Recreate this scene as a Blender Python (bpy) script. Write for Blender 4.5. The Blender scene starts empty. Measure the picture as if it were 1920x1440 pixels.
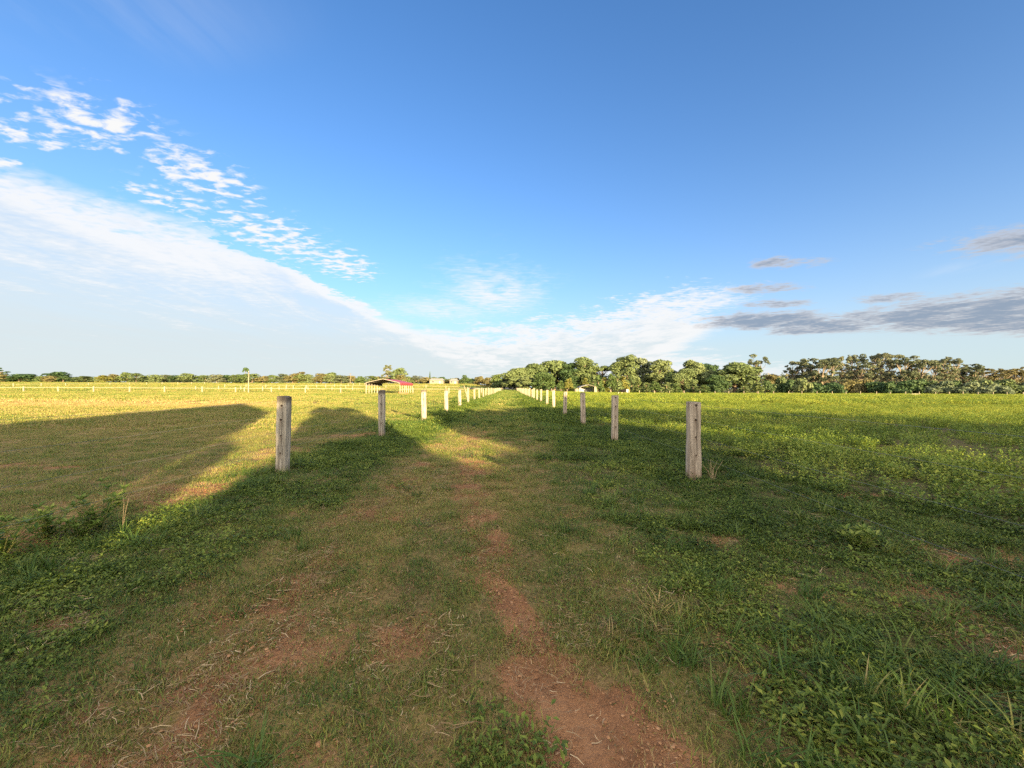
import bpy, bmesh, math, random
import numpy as np
from mathutils import Vector, Matrix
R = math.radians
rnd = random.Random(7)
rng = np.random.default_rng(11)
scene = bpy.context.scene
COL = scene.collection

# ------------------------------------------------------------------ basics
def link(o, parent=None):
    COL.objects.link(o)
    if parent is not None: o.parent = parent
    return o
def tag(o, label=None, cat=None, group=None, kind=None):
    if label: o['label'] = label
    if cat: o['category'] = cat
    if group: o['group'] = group
    if kind: o['kind'] = kind
    return o
def empty(name, loc=(0, 0, 0), rz=0.0):
    o = bpy.data.objects.new(name, None); o.location = loc; o.rotation_euler = (0, 0, rz)
    o.empty_display_size = .3
    return link(o)
ORD = ('first second third fourth fifth sixth seventh eighth ninth tenth eleventh twelfth thirteenth fourteenth fifteenth sixteenth '
       'seventeenth eighteenth nineteenth twentieth').split()
def nth(i):
    if i < 20: return ORD[i]
    n = i + 1
    return '%d%s' % (n, 'th' if 10 < n % 100 < 20 else {1: 'st', 2: 'nd', 3: 'rd'}.get(n % 10, 'th'))

class MB:
    """collects verts / faces"""
    def __init__(s): s.v = []; s.f = []; s.n = 0
    def add(s, v, f):
        v = np.asarray(v, float).reshape(-1, 3)
        s.v.append(v)
        b = s.n
        s.f.extend([tuple(int(i) + b for i in q) for q in f])
        s.n += len(v)
    def quads(s, V):                       # V: n,4,3
        n = len(V); b = s.n
        s.v.append(V.reshape(-1, 3)); s.n += 4 * n
        s.f.extend((np.arange(4 * n).reshape(n, 4) + b).tolist())
    def box(s, c, d, rz=0.0):
        x, y, z = d[0] / 2, d[1] / 2, d[2] / 2
        P = np.array([(-x, -y, -z), (x, -y, -z), (x, y, -z), (-x, y, -z), (-x, -y, z), (x, -y, z), (x, y, z), (-x, y, z)])
        if rz:
            m = np.array([[math.cos(rz), -math.sin(rz), 0], [math.sin(rz), math.cos(rz), 0], [0, 0, 1]]); P = P @ m.T
        s.add(P + np.array(c), [(0, 3, 2, 1), (4, 5, 6, 7), (0, 1, 5, 4), (1, 2, 6, 5), (2, 3, 7, 6), (3, 0, 4, 7)])
    def tube(s, pts, rad, n=6, cap=True):
        pts = [np.array(p, float) for p in pts]
        V = []
        for i, p in enumerate(pts):
            a = pts[max(i - 1, 0)]; b = pts[min(i + 1, len(pts) - 1)]
            t = (b - a); t = t / (np.linalg.norm(t) + 1e-9)
            u = np.cross(t, (0, 0, 1.0) if abs(t[2]) < .9 else (1.0, 0, 0)); u /= np.linalg.norm(u); w = np.cross(t, u)
            for k in range(n):
                an = 2 * math.pi * k / n
                V.append(p + rad[i] * (math.cos(an) * u + math.sin(an) * w))
        F = []
        for i in range(len(pts) - 1):
            for k in range(n):
                F.append((i * n + k, i * n + (k + 1) % n, (i + 1) * n + (k + 1) % n, (i + 1) * n + k))
        if cap:
            F.append(tuple(range(n))); F.append(tuple(range((len(pts) - 1) * n, len(pts) * n))[::-1])
        s.add(V, F)
    def mesh(s, name, mat=None, smooth=False):
        me = bpy.data.meshes.new(name)
        me.from_pydata(np.concatenate(s.v).tolist() if s.v else [], [], s.f)
        if mat: me.materials.append(mat)
        if smooth:
            me.polygons.foreach_set('use_smooth', [True] * len(me.polygons))
        me.update()
        return me
    def build(s, name, mat=None, parent=None, smooth=False):
        return link(bpy.data.objects.new(name, s.mesh(name, mat, smooth)), parent)

# ------------------------------------------------------------------ noise in numpy
def _h(ix, iy, seed):
    n = (ix.astype(np.int64) * 374761393 + iy.astype(np.int64) * 668265263 + seed * 982451653) & 0x7fffffff
    n = ((n ^ (n >> 13)) * 1274126177) & 0x7fffffff
    n = n ^ (n >> 16)
    return (n & 0xffff) / 65535.0
def vnoise(x, y, seed=0):
    x = np.asarray(x, float); y = np.asarray(y, float)
    ix = np.floor(x); iy = np.floor(y); fx = x - ix; fy = y - iy
    fx = fx * fx * (3 - 2 * fx); fy = fy * fy * (3 - 2 * fy)
    a = _h(ix, iy, seed); b = _h(ix + 1, iy, seed); c = _h(ix, iy + 1, seed); d = _h(ix + 1, iy + 1, seed)
    return (a * (1 - fx) + b * fx) * (1 - fy) + (c * (1 - fx) + d * fx) * fy
def fbm(x, y, seed=0, oct=4):
    r = 0; a = .5; t = 0
    for o in range(oct):
        r = r + a * vnoise(x, y, seed + o); t += a; a *= .5; x = x * 2.03 + 3.1; y = y * 2.03 + 1.7
    return r / t
def sst(a, b, x):
    t = np.clip((x - a) / (b - a), 0, 1); return t * t * (3 - 2 * t)

# ------------------------------------------------------------------ terrain
def terrain(x, y):
    x = np.asarray(x, float); y = np.asarray(y, float)
    left = sst(-6, -26, x)
    z = left * np.interp(y, [85, 100, 240, 330, 1500], [0, .18, 3.4, 3.9, 3.9])
    right = sst(10, 40, x)
    z = z - right * np.interp(y, [70, 110, 150, 400], [0, .42, .55, .55])
    near = np.exp(-(y / 60.0) ** 2)
    z = z + near * (.10 * (fbm(x * .35 + 5, y * .35, 3, 3) - .5))
    # worn wheel ruts and slight berms along the fences
    z = z - near * (.03 * np.exp(-((x + 1.3) / .4) ** 2) + .035 * np.exp(-((x - .25) / .35) ** 2))
    z = z + .015 * np.exp(-((x + 3.4) / .5) ** 2) * (fbm(x, y * .5, 9, 2)) + .015 * np.exp(-((x - 2.8) / .5) ** 2) * fbm(x, y * .5, 8, 2)
    return z
def tz(x, y): return float(terrain(np.array([x]), np.array([y]))[0])

SOIL_ELL = [(-4.15, 4.5, .45, .9, .85), (-4.7, 8.2, .5, 1.1, .65), (3.1, 1.9, 1.2, .5, .5), (-6.0, 4.4, 1.2, .3, .5), (1.9, 3.4, .3, .2, .5), (2.5, 2.4, .6, .3, .5), (3.5, 3.1, .8, .45, .55), (-2.65, 2.2, .35, .10, .9), (-3.95, 4.9, .3, 1.3, .85), (-4.2, 3.4, .7, .4, .75),
            (-4.5, 10.9, 1.1, .45, .95), (-3.8, 16, .7, .9, .95), (-8.6, 6.5, 2.2, .4, .55), (-.4, 10.4, .3, .12, .9), (3.9, 15.5, 1.2, 2.2, .7),
            (5.6, 14.5, 2.4, .5, .65), (4.4, 4.9, 1.0, .35, .4), (7.6, 5.2, 1.0, .22, .6), (-5.1, 8.2, 1.2, .5, .6), (1.55, 2.9, .2, .12, .7),
            (-.55, 2.75, .16, .12, .7), (-.62, 2.05, .2, .18, .75), (-.95, 1.5, .35, .16, .7), (3.3, 2.25, .5, .3, .6), (-11, 5.6, 3, .4, .5)]
def soil_mask(x, y):
    n = fbm(x * 2.6, y * 2.6, 21, 4); n2 = fbm(x * 9, y * 9, 25, 3)
    ky = [0, 1.2, 1.6, 1.93, 2.25, 2.6, 2.9, 3.6, 4.5, 9, 14, 25, 40]
    xc = np.interp(y, ky, [.42, .42, .36, .2, .08, -.08, -.2, -.2, -.45, -1.1, -1.0, -.9, -.9])
    hw = np.interp(y, ky, [.44, .42, .34, .25, .14, .19, .23, .27, .32, .45, .5, .5, .5])
    am = np.interp(y, ky, [1.3, 1.3, 1.25, 1.2, 1.1, 1.0, .95, .78, .62, .58, .42, .25, .1])
    s = am * np.exp(-np.abs((x - xc) / hw) ** 3)
    am2 = np.interp(y, [0, 1.3, 2.4, 4, 8, 15, 30], [.52, .48, .44, .44, .42, .3, .15])
    s = np.maximum(s, am2 * np.exp(-np.abs((x + 1.3) / .55) ** 3))
    for (a, b, rx, ry, k) in SOIL_ELL:
        d = ((x - a) / rx) ** 2 + ((y - b) / ry) ** 2
        s = np.maximum(s, k * np.exp(-d * .8))
    # worn strip just outside the left fence
    s = np.maximum(s, .45 * np.exp(-((x + 4.2) / .5) ** 2) * sst(.35, .6, fbm(x * .6, y * .3, 31, 3)))
    return np.clip(s * .92 + (n - .5) * 1.2 + (n2 - .5) * 1.15 - .14, 0, 1)
def dry_mask(x, y):
    lf = sst(-4.2, -6, x)
    n = fbm(x * .07, y * .16, 41, 4)
    band = np.exp(-((y - 29 - 3 * (fbm(x * .1, y * .1, 44, 2) - .5)) / 6.5) ** 2) * sst(-12, -24, x)
    d = lf * (.31 + .85 * (n - .5) + .75 * band)
    lane = np.exp(-((x + .6) / 1.7) ** 4) * (.34 - .16 * sst(9, 16, y) + 1.0 * (fbm(x * .9, y * .35, 47, 4) - .5))
    lane = np.maximum(lane, .75 * np.exp(-((x + 4.7) / .8) ** 2) * np.exp(-((y - 7) / 4.0) ** 2) * sst(.3, .6, fbm(x, y, 49, 3)))
    return np.clip(np.maximum(d, lane), 0, 1)

# ------------------------------------------------------------------ node helpers
class NT:
    def __init__(s, tree): s.t = tree; s.n = tree.nodes; s.l = tree.links
    def node(s, typ, **kw):
        nd = s.n.new(typ)
        for k, v in kw.items(): setattr(nd, k, v)
        return nd
    def put(s, sock, v):
        if isinstance(v, bpy.types.NodeSocket): s.l.new(v, sock)
        elif v is not None:
            if hasattr(sock, 'default_value'):
                if sock.type == 'RGBA' and len(v) == 3: v = (*v, 1)
                sock.default_value = v
    def m(s, op, a, b=None, c=None, clamp=False):
        nd = s.node('ShaderNodeMath', operation=op, use_clamp=clamp)
        s.put(nd.inputs[0], a)
        if b is not None: s.put(nd.inputs[1], b)
        if c is not None: s.put(nd.inputs[2], c)
        return nd.outputs[0]
    def mix(s, f, a, b, typ='MIX'):
        nd = s.node('ShaderNodeMix', data_type='RGBA', blend_type=typ)
        s.put(nd.inputs[0], f); s.put(nd.inputs[6], a); s.put(nd.inputs[7], b)
        return nd.outputs[2]
    def noise(s, vec, scale, detail=3, rough=.55, dist=0.0, out=0):
        nd = s.node('ShaderNodeTexNoise'); s.put(nd.inputs['Vector'], vec)
        nd.inputs['Scale'].default_value = scale; nd.inputs['Detail'].default_value = detail
        nd.inputs['Roughness'].default_value = rough; nd.inputs['Distortion'].default_value = dist
        return nd.outputs[out]
    def ss(s, a, b, v):
        nd = s.node('ShaderNodeMapRange', interpolation_type='SMOOTHSTEP')
        s.put(nd.inputs[0], v); s.put(nd.inputs[1], a); s.put(nd.inputs[2], b)
        return nd.outputs[0]
    def scale(s, vec, sc):
        nd = s.node('ShaderNodeMapping'); s.put(nd.inputs[0], vec); nd.inputs[3].default_value = sc
        return nd.outputs[0]
    def attr(s, name, typ='GEOMETRY'):
        nd = s.node('ShaderNodeAttribute', attribute_name=name, attribute_type=typ); return nd
def newmat(name):
    m = bpy.data.materials.new(name); m.use_nodes = True
    t = NT(m.node_tree); t.n.clear()
    out = t.node('ShaderNodeOutputMaterial')
    return m, t, out
def principled(t, out, col, rough=.8, bump=None, bstr=.3, spec=.3, bdist=.02, metal=0):
    p = t.node('ShaderNodeBsdfPrincipled'); t.put(p.inputs['Base Color'], col); t.put(p.inputs['Roughness'], rough)
    p.inputs['Specular IOR Level'].default_value = spec; p.inputs['Metallic'].default_value = metal
    if bump is not None:
        b = t.node('ShaderNodeBump'); t.put(b.inputs['Height'], bump); b.inputs['Strength'].default_value = bstr; b.inputs['Distance'].default_value = bdist
        t.l.new(b.outputs[0], p.inputs['Normal'])
    t.l.new(p.outputs[0], out.inputs[0]); return p
def flatmat(name, col, rough=.6, var=.15, scale=6, metal=0, spec=.3):
    m, t, out = newmat(name)
    o = t.node('ShaderNodeTexCoord').outputs['Object']
    n = t.noise(o, scale, 4)
    f = t.ss(.3, .75, n)
    c = t.mix(f, tuple(x * (1 - var) for x in col), tuple(min(1, x * (1 + var)) for x in col))
    principled(t, out, c, rough, spec=spec, metal=metal)
    return m
def leafmat(name, stops, trans=.3, rough=.55, island=.35, use_tint=False, objvar=.25, spec=.25):
    """leaf / blade material: the colour runs through stops by instance tint (or object) plus a per-leaf random"""
    m, t, out = newmat(name)
    geo = t.node('ShaderNodeNewGeometry'); oi = t.node('ShaderNodeObjectInfo')
    ri = geo.outputs['Random Per Island']
    base = t.attr('tint', 'INSTANCER').outputs['Fac'] if use_tint else oi.outputs['Random']
    f = t.m('ADD', t.m('MULTIPLY', base, 1.0 if use_tint else objvar * 2), t.m('MULTIPLY', t.m('SUBTRACT', ri, .5), island * 2))
    if not use_tint: f = t.m('ADD', f, .5 - objvar)
    cr = t.node('ShaderNodeValToRGB'); t.put(cr.inputs[0], f)
    el = cr.color_ramp.elements
    while len(el) < len(stops): el.new(.5)
    for e, (p, c) in zip(el, stops): e.position = p; e.color = (*c, 1)
    col = cr.outputs[0]
    p = t.node('ShaderNodeBsdfPrincipled'); t.put(p.inputs['Base Color'], col); p.inputs['Roughness'].default_value = rough
    p.inputs['Specular IOR Level'].default_value = spec
    tr = t.node('ShaderNodeBsdfTranslucent'); t.put(tr.inputs[0], col)
    mx = t.node('ShaderNodeMixShader'); mx.inputs[0].default_value = trans
    t.l.new(p.outputs[0], mx.inputs[1]); t.l.new(tr.outputs[0], mx.inputs[2]); t.l.new(mx.outputs[0], out.inputs[0])
    return m

# ------------------------------------------------------------------ materials
def wood_mat(name, holes=True, warm=0.0):
    m, t, out = newmat(name)
    o = t.node('ShaderNodeTexCoord').outputs['Object']
    g1 = t.noise(t.scale(o, (26, 26, 1.6)), 1.0, 6, .65)
    g2 = t.noise(t.scale(o, (60, 60, 9)), 1.0, 4, .7)
    g3 = t.noise(t.scale(o, (5, 5, 2.2)), 1.0, 3)
    c = t.mix(t.ss(.3, .72, g1), (.17 + warm * .05, .155 + warm * .01, .125), (.41 + warm * .08, .385 + warm * .02, .33))
    c = t.mix(t.m('MULTIPLY', t.ss(.52, .70, g2), .7), c, (.11, .088, .068))
    g4 = t.noise(t.scale(o, (34, 34, .9)), 1.0, 3, .5)
    c = t.mix(t.m('MULTIPLY', t.ss(.655, .70, g4), .7), c, (.045, .036, .030))      # long drying cracks
    c = t.mix(t.m('MULTIPLY', t.ss(.5, .7, g3), .45), c, (.50, .44, .36))
    sep = t.node('ShaderNodeSeparateXYZ'); t.l.new(o, sep.inputs[0])
    z = sep.outputs[2]; x = sep.outputs[0]
    zn = t.m('ADD', z, t.m('MULTIPLY', t.m('SUBTRACT', g1, .5), .16))
    c = t.mix(t.m('MULTIPLY', t.ss(1.13, 1.22, zn), .8), c, (.06, .05, .045))      # dark weathered end grain running down
    c = t.mix(t.m('MULTIPLY', t.ss(.22, .02, zn), .55), c, (.15, .085, .055))      # red soil splash near the foot
    if holes:
        for hz, k in ((.38, 1), (.65, 1), (.90, 1.3), (1.12, 1.3)):
            dx = t.m('MULTIPLY', t.m('SUBTRACT', x, .004 * math.sin(hz * 40)), 1.0)
            dz = t.m('SUBTRACT', z, hz)
            d = t.m('SQRT', t.m('ADD', t.m('MULTIPLY', dx, dx), t.m('MULTIPLY', dz, dz)))
            c = t.mix(t.ss(.017 * k, .010 * k, d), c, (.012, .010, .009))
            stain = t.m('MULTIPLY', t.ss(.02, .006, t.m('ABSOLUTE', dx)), t.m('MULTIPLY', t.ss(-.16 * k, 0, dz), t.ss(.012, 0, dz)))
            c = t.mix(t.m('MULTIPLY', stain, .55), c, (.09, .055, .035))
    principled(t, out, c, .9, t.m('SUBTRACT', g1, t.ss(.62, .70, g4)), .8, .15, .014)
    return m
M = {}
M['post'] = wood_mat('weathered_timber', True, 0)
M['post_warm'] = wood_mat('weathered_timber_warm', True, .45)
M['post_far'] = flatmat('pale_timber', (.23, .205, .155), .85, .25, 5)
M['wire'] = flatmat('galvanised_wire', (.30, .29, .27), .45, .1, 8, .6)
M['tape'] = flatmat('white_tape', (.45, .43, .38), .7, .05)
M['white_steel'] = flatmat('white_steel', (.36, .335, .28), .5, .08)
M['red_roof'] = None
M['bark'] = flatmat('bark', (.17, .13, .095), .9, .35, 3)
M['bark_pale'] = flatmat('pale_bark', (.21, .175, .13), .85, .3, 2)
M['cream'] = flatmat('cream_board', (.22, .20, .15), .8, .1, 2)
M['grey_roof'] = flatmat('grey_sheet', (.30, .31, .32), .55, .15, 1.5)
M['white_roof'] = flatmat('pale_sheet', (.22, .22, .21), .5, .1, 1.5)
M['dark'] = flatmat('dark_interior', (.03, .03, .03), .9)
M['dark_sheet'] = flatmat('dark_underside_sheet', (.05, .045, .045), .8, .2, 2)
M['glass'] = flatmat('window_glass', (.03, .04, .05), .08, .1, 2, 0, .6)
M['rust'] = flatmat('rusty_red', (.36, .12, .07), .75, .3, 6)
M['gate'] = flatmat('galvanised_gate', (.55, .58, .60), .4, .1, 4, .5)
M['stem'] = flatmat('weed_stem', (.16, .17, .06), .7, .2)
M['dry'] = flatmat('dry_stem', (.40, .31, .19), .85, .25, 10)

def red_roof():
    m, t, out = newmat('red_ribbed_sheet')
    o = t.node('ShaderNodeTexCoord').outputs['Object']
    n = t.noise(o, 1.2, 4)
    sep = t.node('ShaderNodeSeparateXYZ'); t.l.new(o, sep.inputs[0])
    w = t.m('SINE', t.m('MULTIPLY', sep.outputs[1], 2 * math.pi / .25))
    c = t.mix(t.ss(.3, .7, n), (.22, .030, .034), (.30, .05, .048))
    principled(t, out, c, .45, w, .5, .4, .02)
    return m
M['red_roof'] = red_roof()

G1 = [(0, (.035, .085, .016)), (.33, (.105, .170, .030)), (.62, (.225, .225, .050)), (1, (.34, .25, .12))]
M['lawn'] = leafmat('lawn_blades', G1, .3, .5, .34, True, spec=.3)
M['weed'] = leafmat('broadleaf_weeds', [(0, (.03, .06, .010)), (.5, (.12, .18, .028)), (1, (.29, .31, .06))], .25, .5, .32, True, spec=.25)
M['crop'] = leafmat('crop_leaves', [(0, (.07, .13, .025)), (.5, (.21, .28, .042)), (1, (.40, .40, .07))], .3, .5, .32, True)
M['tall'] = leafmat('tall_grass_blades', [(0, (.035, .08, .016)), (.5, (.085, .15, .028)), (.8, (.17, .19, .045)), (1, (.38, .29, .14))], .3, .45, .2, True)
M['straw'] = leafmat('dry_straw', [(0, (.13, .08, .04)), (.5, (.27, .19, .10)), (1, (.50, .41, .26))], .1, .8, .45, True)
M['weedplant'] = leafmat('weed_plant_leaves', [(0, (.06, .12, .022)), (.5, (.13, .20, .038)), (1, (.24, .29, .07))], .35, .5, .3)

# crowns
def crownmat(n, a, b, c): return leafmat(n, [(0, a), (.5, b), (1, c)], .2, .6, .16, False, .3)
M['olive'] = crownmat('olive_crown', (0.058, 0.092, 0.038), (0.107, 0.150, 0.060), (0.141, 0.177, 0.081))
M['green'] = crownmat('green_crown', (0.039, 0.074, 0.027), (0.077, 0.124, 0.039), (0.120, 0.148, 0.056))
M['dark_green'] = crownmat('dark_crown', (0.024, 0.057, 0.026), (0.044, 0.086, 0.033), (0.069, 0.105, 0.041))
M['yellow'] = crownmat('yellow_green_crown', (0.077, 0.099, 0.021), (0.146, 0.156, 0.037), (0.231, 0.223, 0.063))
M['brown'] = crownmat('brown_crown', (0.091, 0.092, 0.041), (0.132, 0.125, 0.053), (0.163, 0.151, 0.073))
M['greyleaf'] = crownmat('grey_green_crown', (0.070, 0.104, 0.063), (0.119, 0.158, 0.091), (0.169, 0.207, 0.130))
M['deep'] = crownmat('deep_shade_crown', (.010, .018, .011), (.018, .030, .015), (.035, .05, .022))  # near-black leaf colour; stands in for shade on the lane-end trees
M['euc'] = crownmat('eucalypt_crown', (0.057, 0.080, 0.047), (0.106, 0.130, 0.077), (0.155, 0.167, 0.109))

# ------------------------------------------------------------------ camera
cam = bpy.data.cameras.new('camera'); cam.sensor_width = 36; cam.lens = 721 / 1920 * 36
cam.clip_start = .05; cam.clip_end = 6000
co = link(bpy.data.objects.new('camera', cam))
CAMH = 1.4 + tz(0, 0)
co.location = (0, 0, CAMH)
co.rotation_euler = (Matrix.Rotation(-3 / 721, 3, 'Z') @ Matrix.Rotation(R(90) + 7 / 721, 3, 'X') @ Matrix.Rotation(.004, 3, 'Z')).to_euler()
scene.camera = co

# ------------------------------------------------------------------ light
EL = R(9.0)
SH = np.array([-.4472, .8944])                       # horizontal travel of the light
travel = Vector((SH[0] * math.cos(EL), SH[1] * math.cos(EL), -math.sin(EL)))
sun = bpy.data.lights.new('sun', 'SUN'); sun.energy = 5.0; sun.angle = R(.5); sun.color = (1.0, .73, .365)
so = link(bpy.data.objects.new('sun', sun)); so.rotation_euler = travel.to_track_quat('-Z', 'Y').to_euler(); so.location = (20, -40, 30)
az = math.atan2(-travel.x, -travel.y)                # azimuth of the sun, clockwise from +Y
w = bpy.data.worlds.new('World'); scene.world = w; w.use_nodes = True
t = NT(w.node_tree); t.n.clear()
sky = t.node('ShaderNodeTexSky', sky_type='NISHITA', sun_disc=False, sun_elevation=EL, sun_rotation=az, altitude=100, air_density=1.0, dust_density=.3, ozone_density=5.0)
SKY_STRENGTH = .071
gen = t.node('ShaderNodeTexCoord').outputs['Generated']
sp = t.node('ShaderNodeSeparateXYZ'); t.l.new(gen, sp.inputs[0])
X, Y, Z = sp.outputs
h = t.m('SQRT', t.m('ADD', t.m('MULTIPLY', X, X), t.m('MULTIPLY', Y, Y)))
den = t.m('ADD', t.m('MAXIMUM', Z, 0.0), t.m('MULTIPLY', h, .04))
U = t.m('DIVIDE', X, den); V = t.m('DIVIDE', Y, den)
cmb = t.node('ShaderNodeCombineXYZ'); t.put(cmb.inputs[0], U); t.put(cmb.inputs[1], V)
P = cmb.outputs[0]
n_big = t.noise(P, .9, 5, .55, .4)
n_mid = t.noise(t.scale(P, (1.0, .8, 1)), 3.2, 5, .6, .3)
n_puff = t.noise(t.scale(P, (.8, 1.3, 1)), 15.0, 4, .55, .3)
n_str = t.noise(t.scale(P, (1.0, .35, 1)), 2.4, 6, .6, .6)
n_fine = t.noise(t.scale(P, (3.0, 9.0, 1)), 2.0, 4, .6, .3)
def ell(cu, cv, ru, rv, inner=.35, nz=0):
    a = t.m('DIVIDE', t.m('SUBTRACT', U, cu), ru); b = t.m('DIVIDE', t.m('SUBTRACT', V, cv), rv)
    d = t.m('SQRT', t.m('ADD', t.m('MULTIPLY', a, a), t.m('MULTIPLY', b, b)))
    if nz: d = t.m('ADD', d, t.m('ADD', t.m('MULTIPLY', t.m('SUBTRACT', n_mid, .5), nz), t.m('MULTIPLY', t.m('SUBTRACT', n_puff, .5), nz * .5)))
    return t.ss(1.0, inner, d)
# edge of the great veil / bank as a curve v = edge(u)
fc = t.node('ShaderNodeFloatCurve')
EDGE = [(-6, .4), (-3.2, 1.05), (-2.15, 1.62), (-1.72, 2.16), (-1.6, 3.3), (-1.40, 4.3), (-.85, 5.3), (0, 4.9), (.86, 4.2), (1.5, 3.6), (2.2, 3.7), (2.7, 5.2), (3.4, 7.5), (6, 9)]
cv = fc.mapping.curves[0]
u2 = lambda u: (u + 6) / 12
pts = [(u2(a), b / 10) for a, b in EDGE]
cv.points[0].location = pts[0]; cv.points[1].location = pts[-1]
for p_ in pts[1:-1]: cv.points.new(*p_)
fc.mapping.update()
t.put(fc.inputs['Value'], t.m('DIVIDE', t.m('ADD', t.m('ADD', U, t.m('ADD', t.m('MULTIPLY', t.m('SUBTRACT', n_mid, .5), 1.1), t.m('MULTIPLY', t.m('SUBTRACT', n_puff, .5), .5))), 6.0), 12.0, clamp=True))
edge = t.m('MULTIPLY', fc.outputs[0], 10.0)
sd = t.m('ADD', t.m('SUBTRACT', V, edge), t.m('ADD', t.m('MULTIPLY', t.m('SUBTRACT', n_mid, .5), 1.3), t.m('MULTIPLY', t.m('SUBTRACT', n_big, .5), .5)))
sdn = t.m('DIVIDE', t.m('SUBTRACT', V, edge), t.m('MAXIMUM', t.m('MULTIPLY', V, .38), .4))
sdn = t.m('ADD', sdn, t.m('ADD', t.m('MULTIPLY', t.m('SUBTRACT', n_mid, .5), 2.2), t.m('ADD', t.m('MULTIPLY', t.m('SUBTRACT', n_puff, .5), 1.7), t.m('MULTIPLY', t.m('SUBTRACT', n_big, .5), 2.0))))
bank = t.m('MULTIPLY', t.ss(-.3, .6, sdn), t.ss(1.0, .5, t.m('DIVIDE', U, t.m('MAXIMUM', V, .05))))
inside = t.ss(.5, 2.0, t.m('ADD', sdn, t.m('MULTIPLY', t.m('SUBTRACT', n_str, .5), 3.0)))
bank = t.m('MULTIPLY', bank, t.m('SUBTRACT', .93, t.m('MULTIPLY', inside, t.m('ADD', .05, t.m('MULTIPLY', n_str, .32)))))
# puffs
def mx_(*a):
    r_ = a[0]
    for q_ in a[1:]: r_ = t.m('MAXIMUM', r_, q_)
    return r_
mpuff = mx_(ell(-1.34, 1.66, .30, .45, .05, 1.0), ell(-1.42, 2.3, .48, .75, .05, 1.0), t.m('MULTIPLY', ell(-1.46, 1.34, .42, .32, .05, 1.0), .85), t.m('MULTIPLY', ell(-1.76, 1.40, .17, .13, .1, .6), .95),
            ell(-1.22, 2.75, .40, .7, .05, 1.0), t.m('MULTIPLY', ell(-1.65, 1.85, .34, .32, .1, 1.7), .8), ell(-2.05, 1.5, .18, .14, .1, .6))
pn = t.m('ADD', t.m('MULTIPLY', n_puff, .78), t.m('MULTIPLY', n_mid, .22))
puff = t.m('MULTIPLY', t.ss(.47, .63, t.m('ADD', pn, t.m('MULTIPLY', t.m('SUBTRACT', mpuff, .6), .17))), t.ss(.0, .35, mpuff))
mcir = t.m('MAXIMUM', ell(-.15, 3.55, .62, 1.05, .1, 1.6), t.m('MULTIPLY', ell(-.75, 4.1, .8, .7, .1, 1.6), .8))
cir = t.m('MULTIPLY', t.m('MULTIPLY', mcir, t.ss(.33, .6, t.m('ADD', t.m('MULTIPLY', n_mid, .6), t.m('MULTIPLY', n_fine, .4)))), .95)
mth = t.m('MAXIMUM', ell(3.1, 2.6, .25, .35, .1), ell(-1.0, .95, .6, .25, .1))
thin = t.m('MULTIPLY', t.m('MULTIPLY', mth, t.ss(.4, .7, n_str)), .14)
white = t.m('MAXIMUM', t.m('MAXIMUM', bank, puff), t.m('MAXIMUM', cir, thin), clamp=True)
# grey clouds on the right
def mx_(*a):
    r_ = a[0]
    for q_ in a[1:]: r_ = t.m('MAXIMUM', r_, q_)
    return r_
mg = mx_(ell(4.9, 3.75, 2.0, 1.6, .3), ell(2.95, 4.45, 1.1, .8, .25), ell(3.8, 4.7, 1.0, .8, .25), ell(6.0, 3.7, 2.2, 1.6, .3))
mg = t.m('MAXIMUM', mg, t.m('MULTIPLY', mx_(ell(2.95, 2.2, .7, .45, .1), ell(1.9, 2.64, .4, .2, .1), ell(2.15, 3.25, .5, .3, .1), ell(2.6, 3.7, .5, .3, .1), ell(3.4, 3.4, .5, .3, .1)), .72))
gd = t.m('ADD', mg, t.m('ADD', t.m('MULTIPLY', t.m('SUBTRACT', n_mid, .5), 1.9), t.m('MULTIPLY', t.m('SUBTRACT', n_puff, .5), 1.0)))
grey = t.m('MULTIPLY', t.ss(.18, .85, gd), t.ss(.0, .25, mg))
gcore = t.ss(.5, 1.15, gd)
SC = 1.0 / SKY_STRENGTH
def rad(c, k=1.0): return tuple(x * k * SC for x in c)
skyc = sky.outputs[0]
# thin high haze that whitens towards the horizon (plan distance of the layer)
far = t.ss(.3, 8.0, t.m('SQRT', t.m('ADD', t.m('MULTIPLY', U, U), t.m('MULTIPLY', V, V))))
CW = .170
veil = t.mix(t.m('MULTIPLY', far, .84), skyc, rad((.80, .92, .95), CW))
wc = t.mix(inside, rad((1.0, 1.0, 1.0), CW * 1.12), rad((.86, .93, .95), CW))
c1 = t.mix(white, veil, wc)
gc = t.mix(gcore, rad((.72, .71, .74), CW), rad((.33, .41, .54), CW))
c2 = t.mix(t.m('MULTIPLY', grey, .9), c1, gc)
# unseen warm bright cloud, added overhead and behind the camera to brighten the shade
fill_cloud = t.m('MULTIPLY', t.ss(.45, -.5, V), t.ss(.30, .55, t.m('ADD', n_big, t.m('MULTIPLY', t.m('SUBTRACT', n_mid, .5), .5))))
c2 = t.mix(t.m('MULTIPLY', fill_cloud, .9), c2, rad((1.0, .86, .68), CW * 4.2))
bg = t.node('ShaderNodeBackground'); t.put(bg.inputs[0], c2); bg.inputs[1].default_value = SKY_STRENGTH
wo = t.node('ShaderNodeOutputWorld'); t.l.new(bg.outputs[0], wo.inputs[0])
scene.view_settings.view_transform = 'Standard'; scene.view_settings.look = 'None'
scene.view_settings.exposure = 2.33; scene.view_settings.gamma = 1.0
scene.view_settings.use_curve_mapping = False
try:
    scene.cycles.use_denoising = False; scene.cycles.max_bounces = 6; scene.cycles.diffuse_bounces = 3; scene.cycles.transmission_bounces = 3
    scene.cycles.sample_clamp_indirect = 4
except Exception: pass

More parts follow.
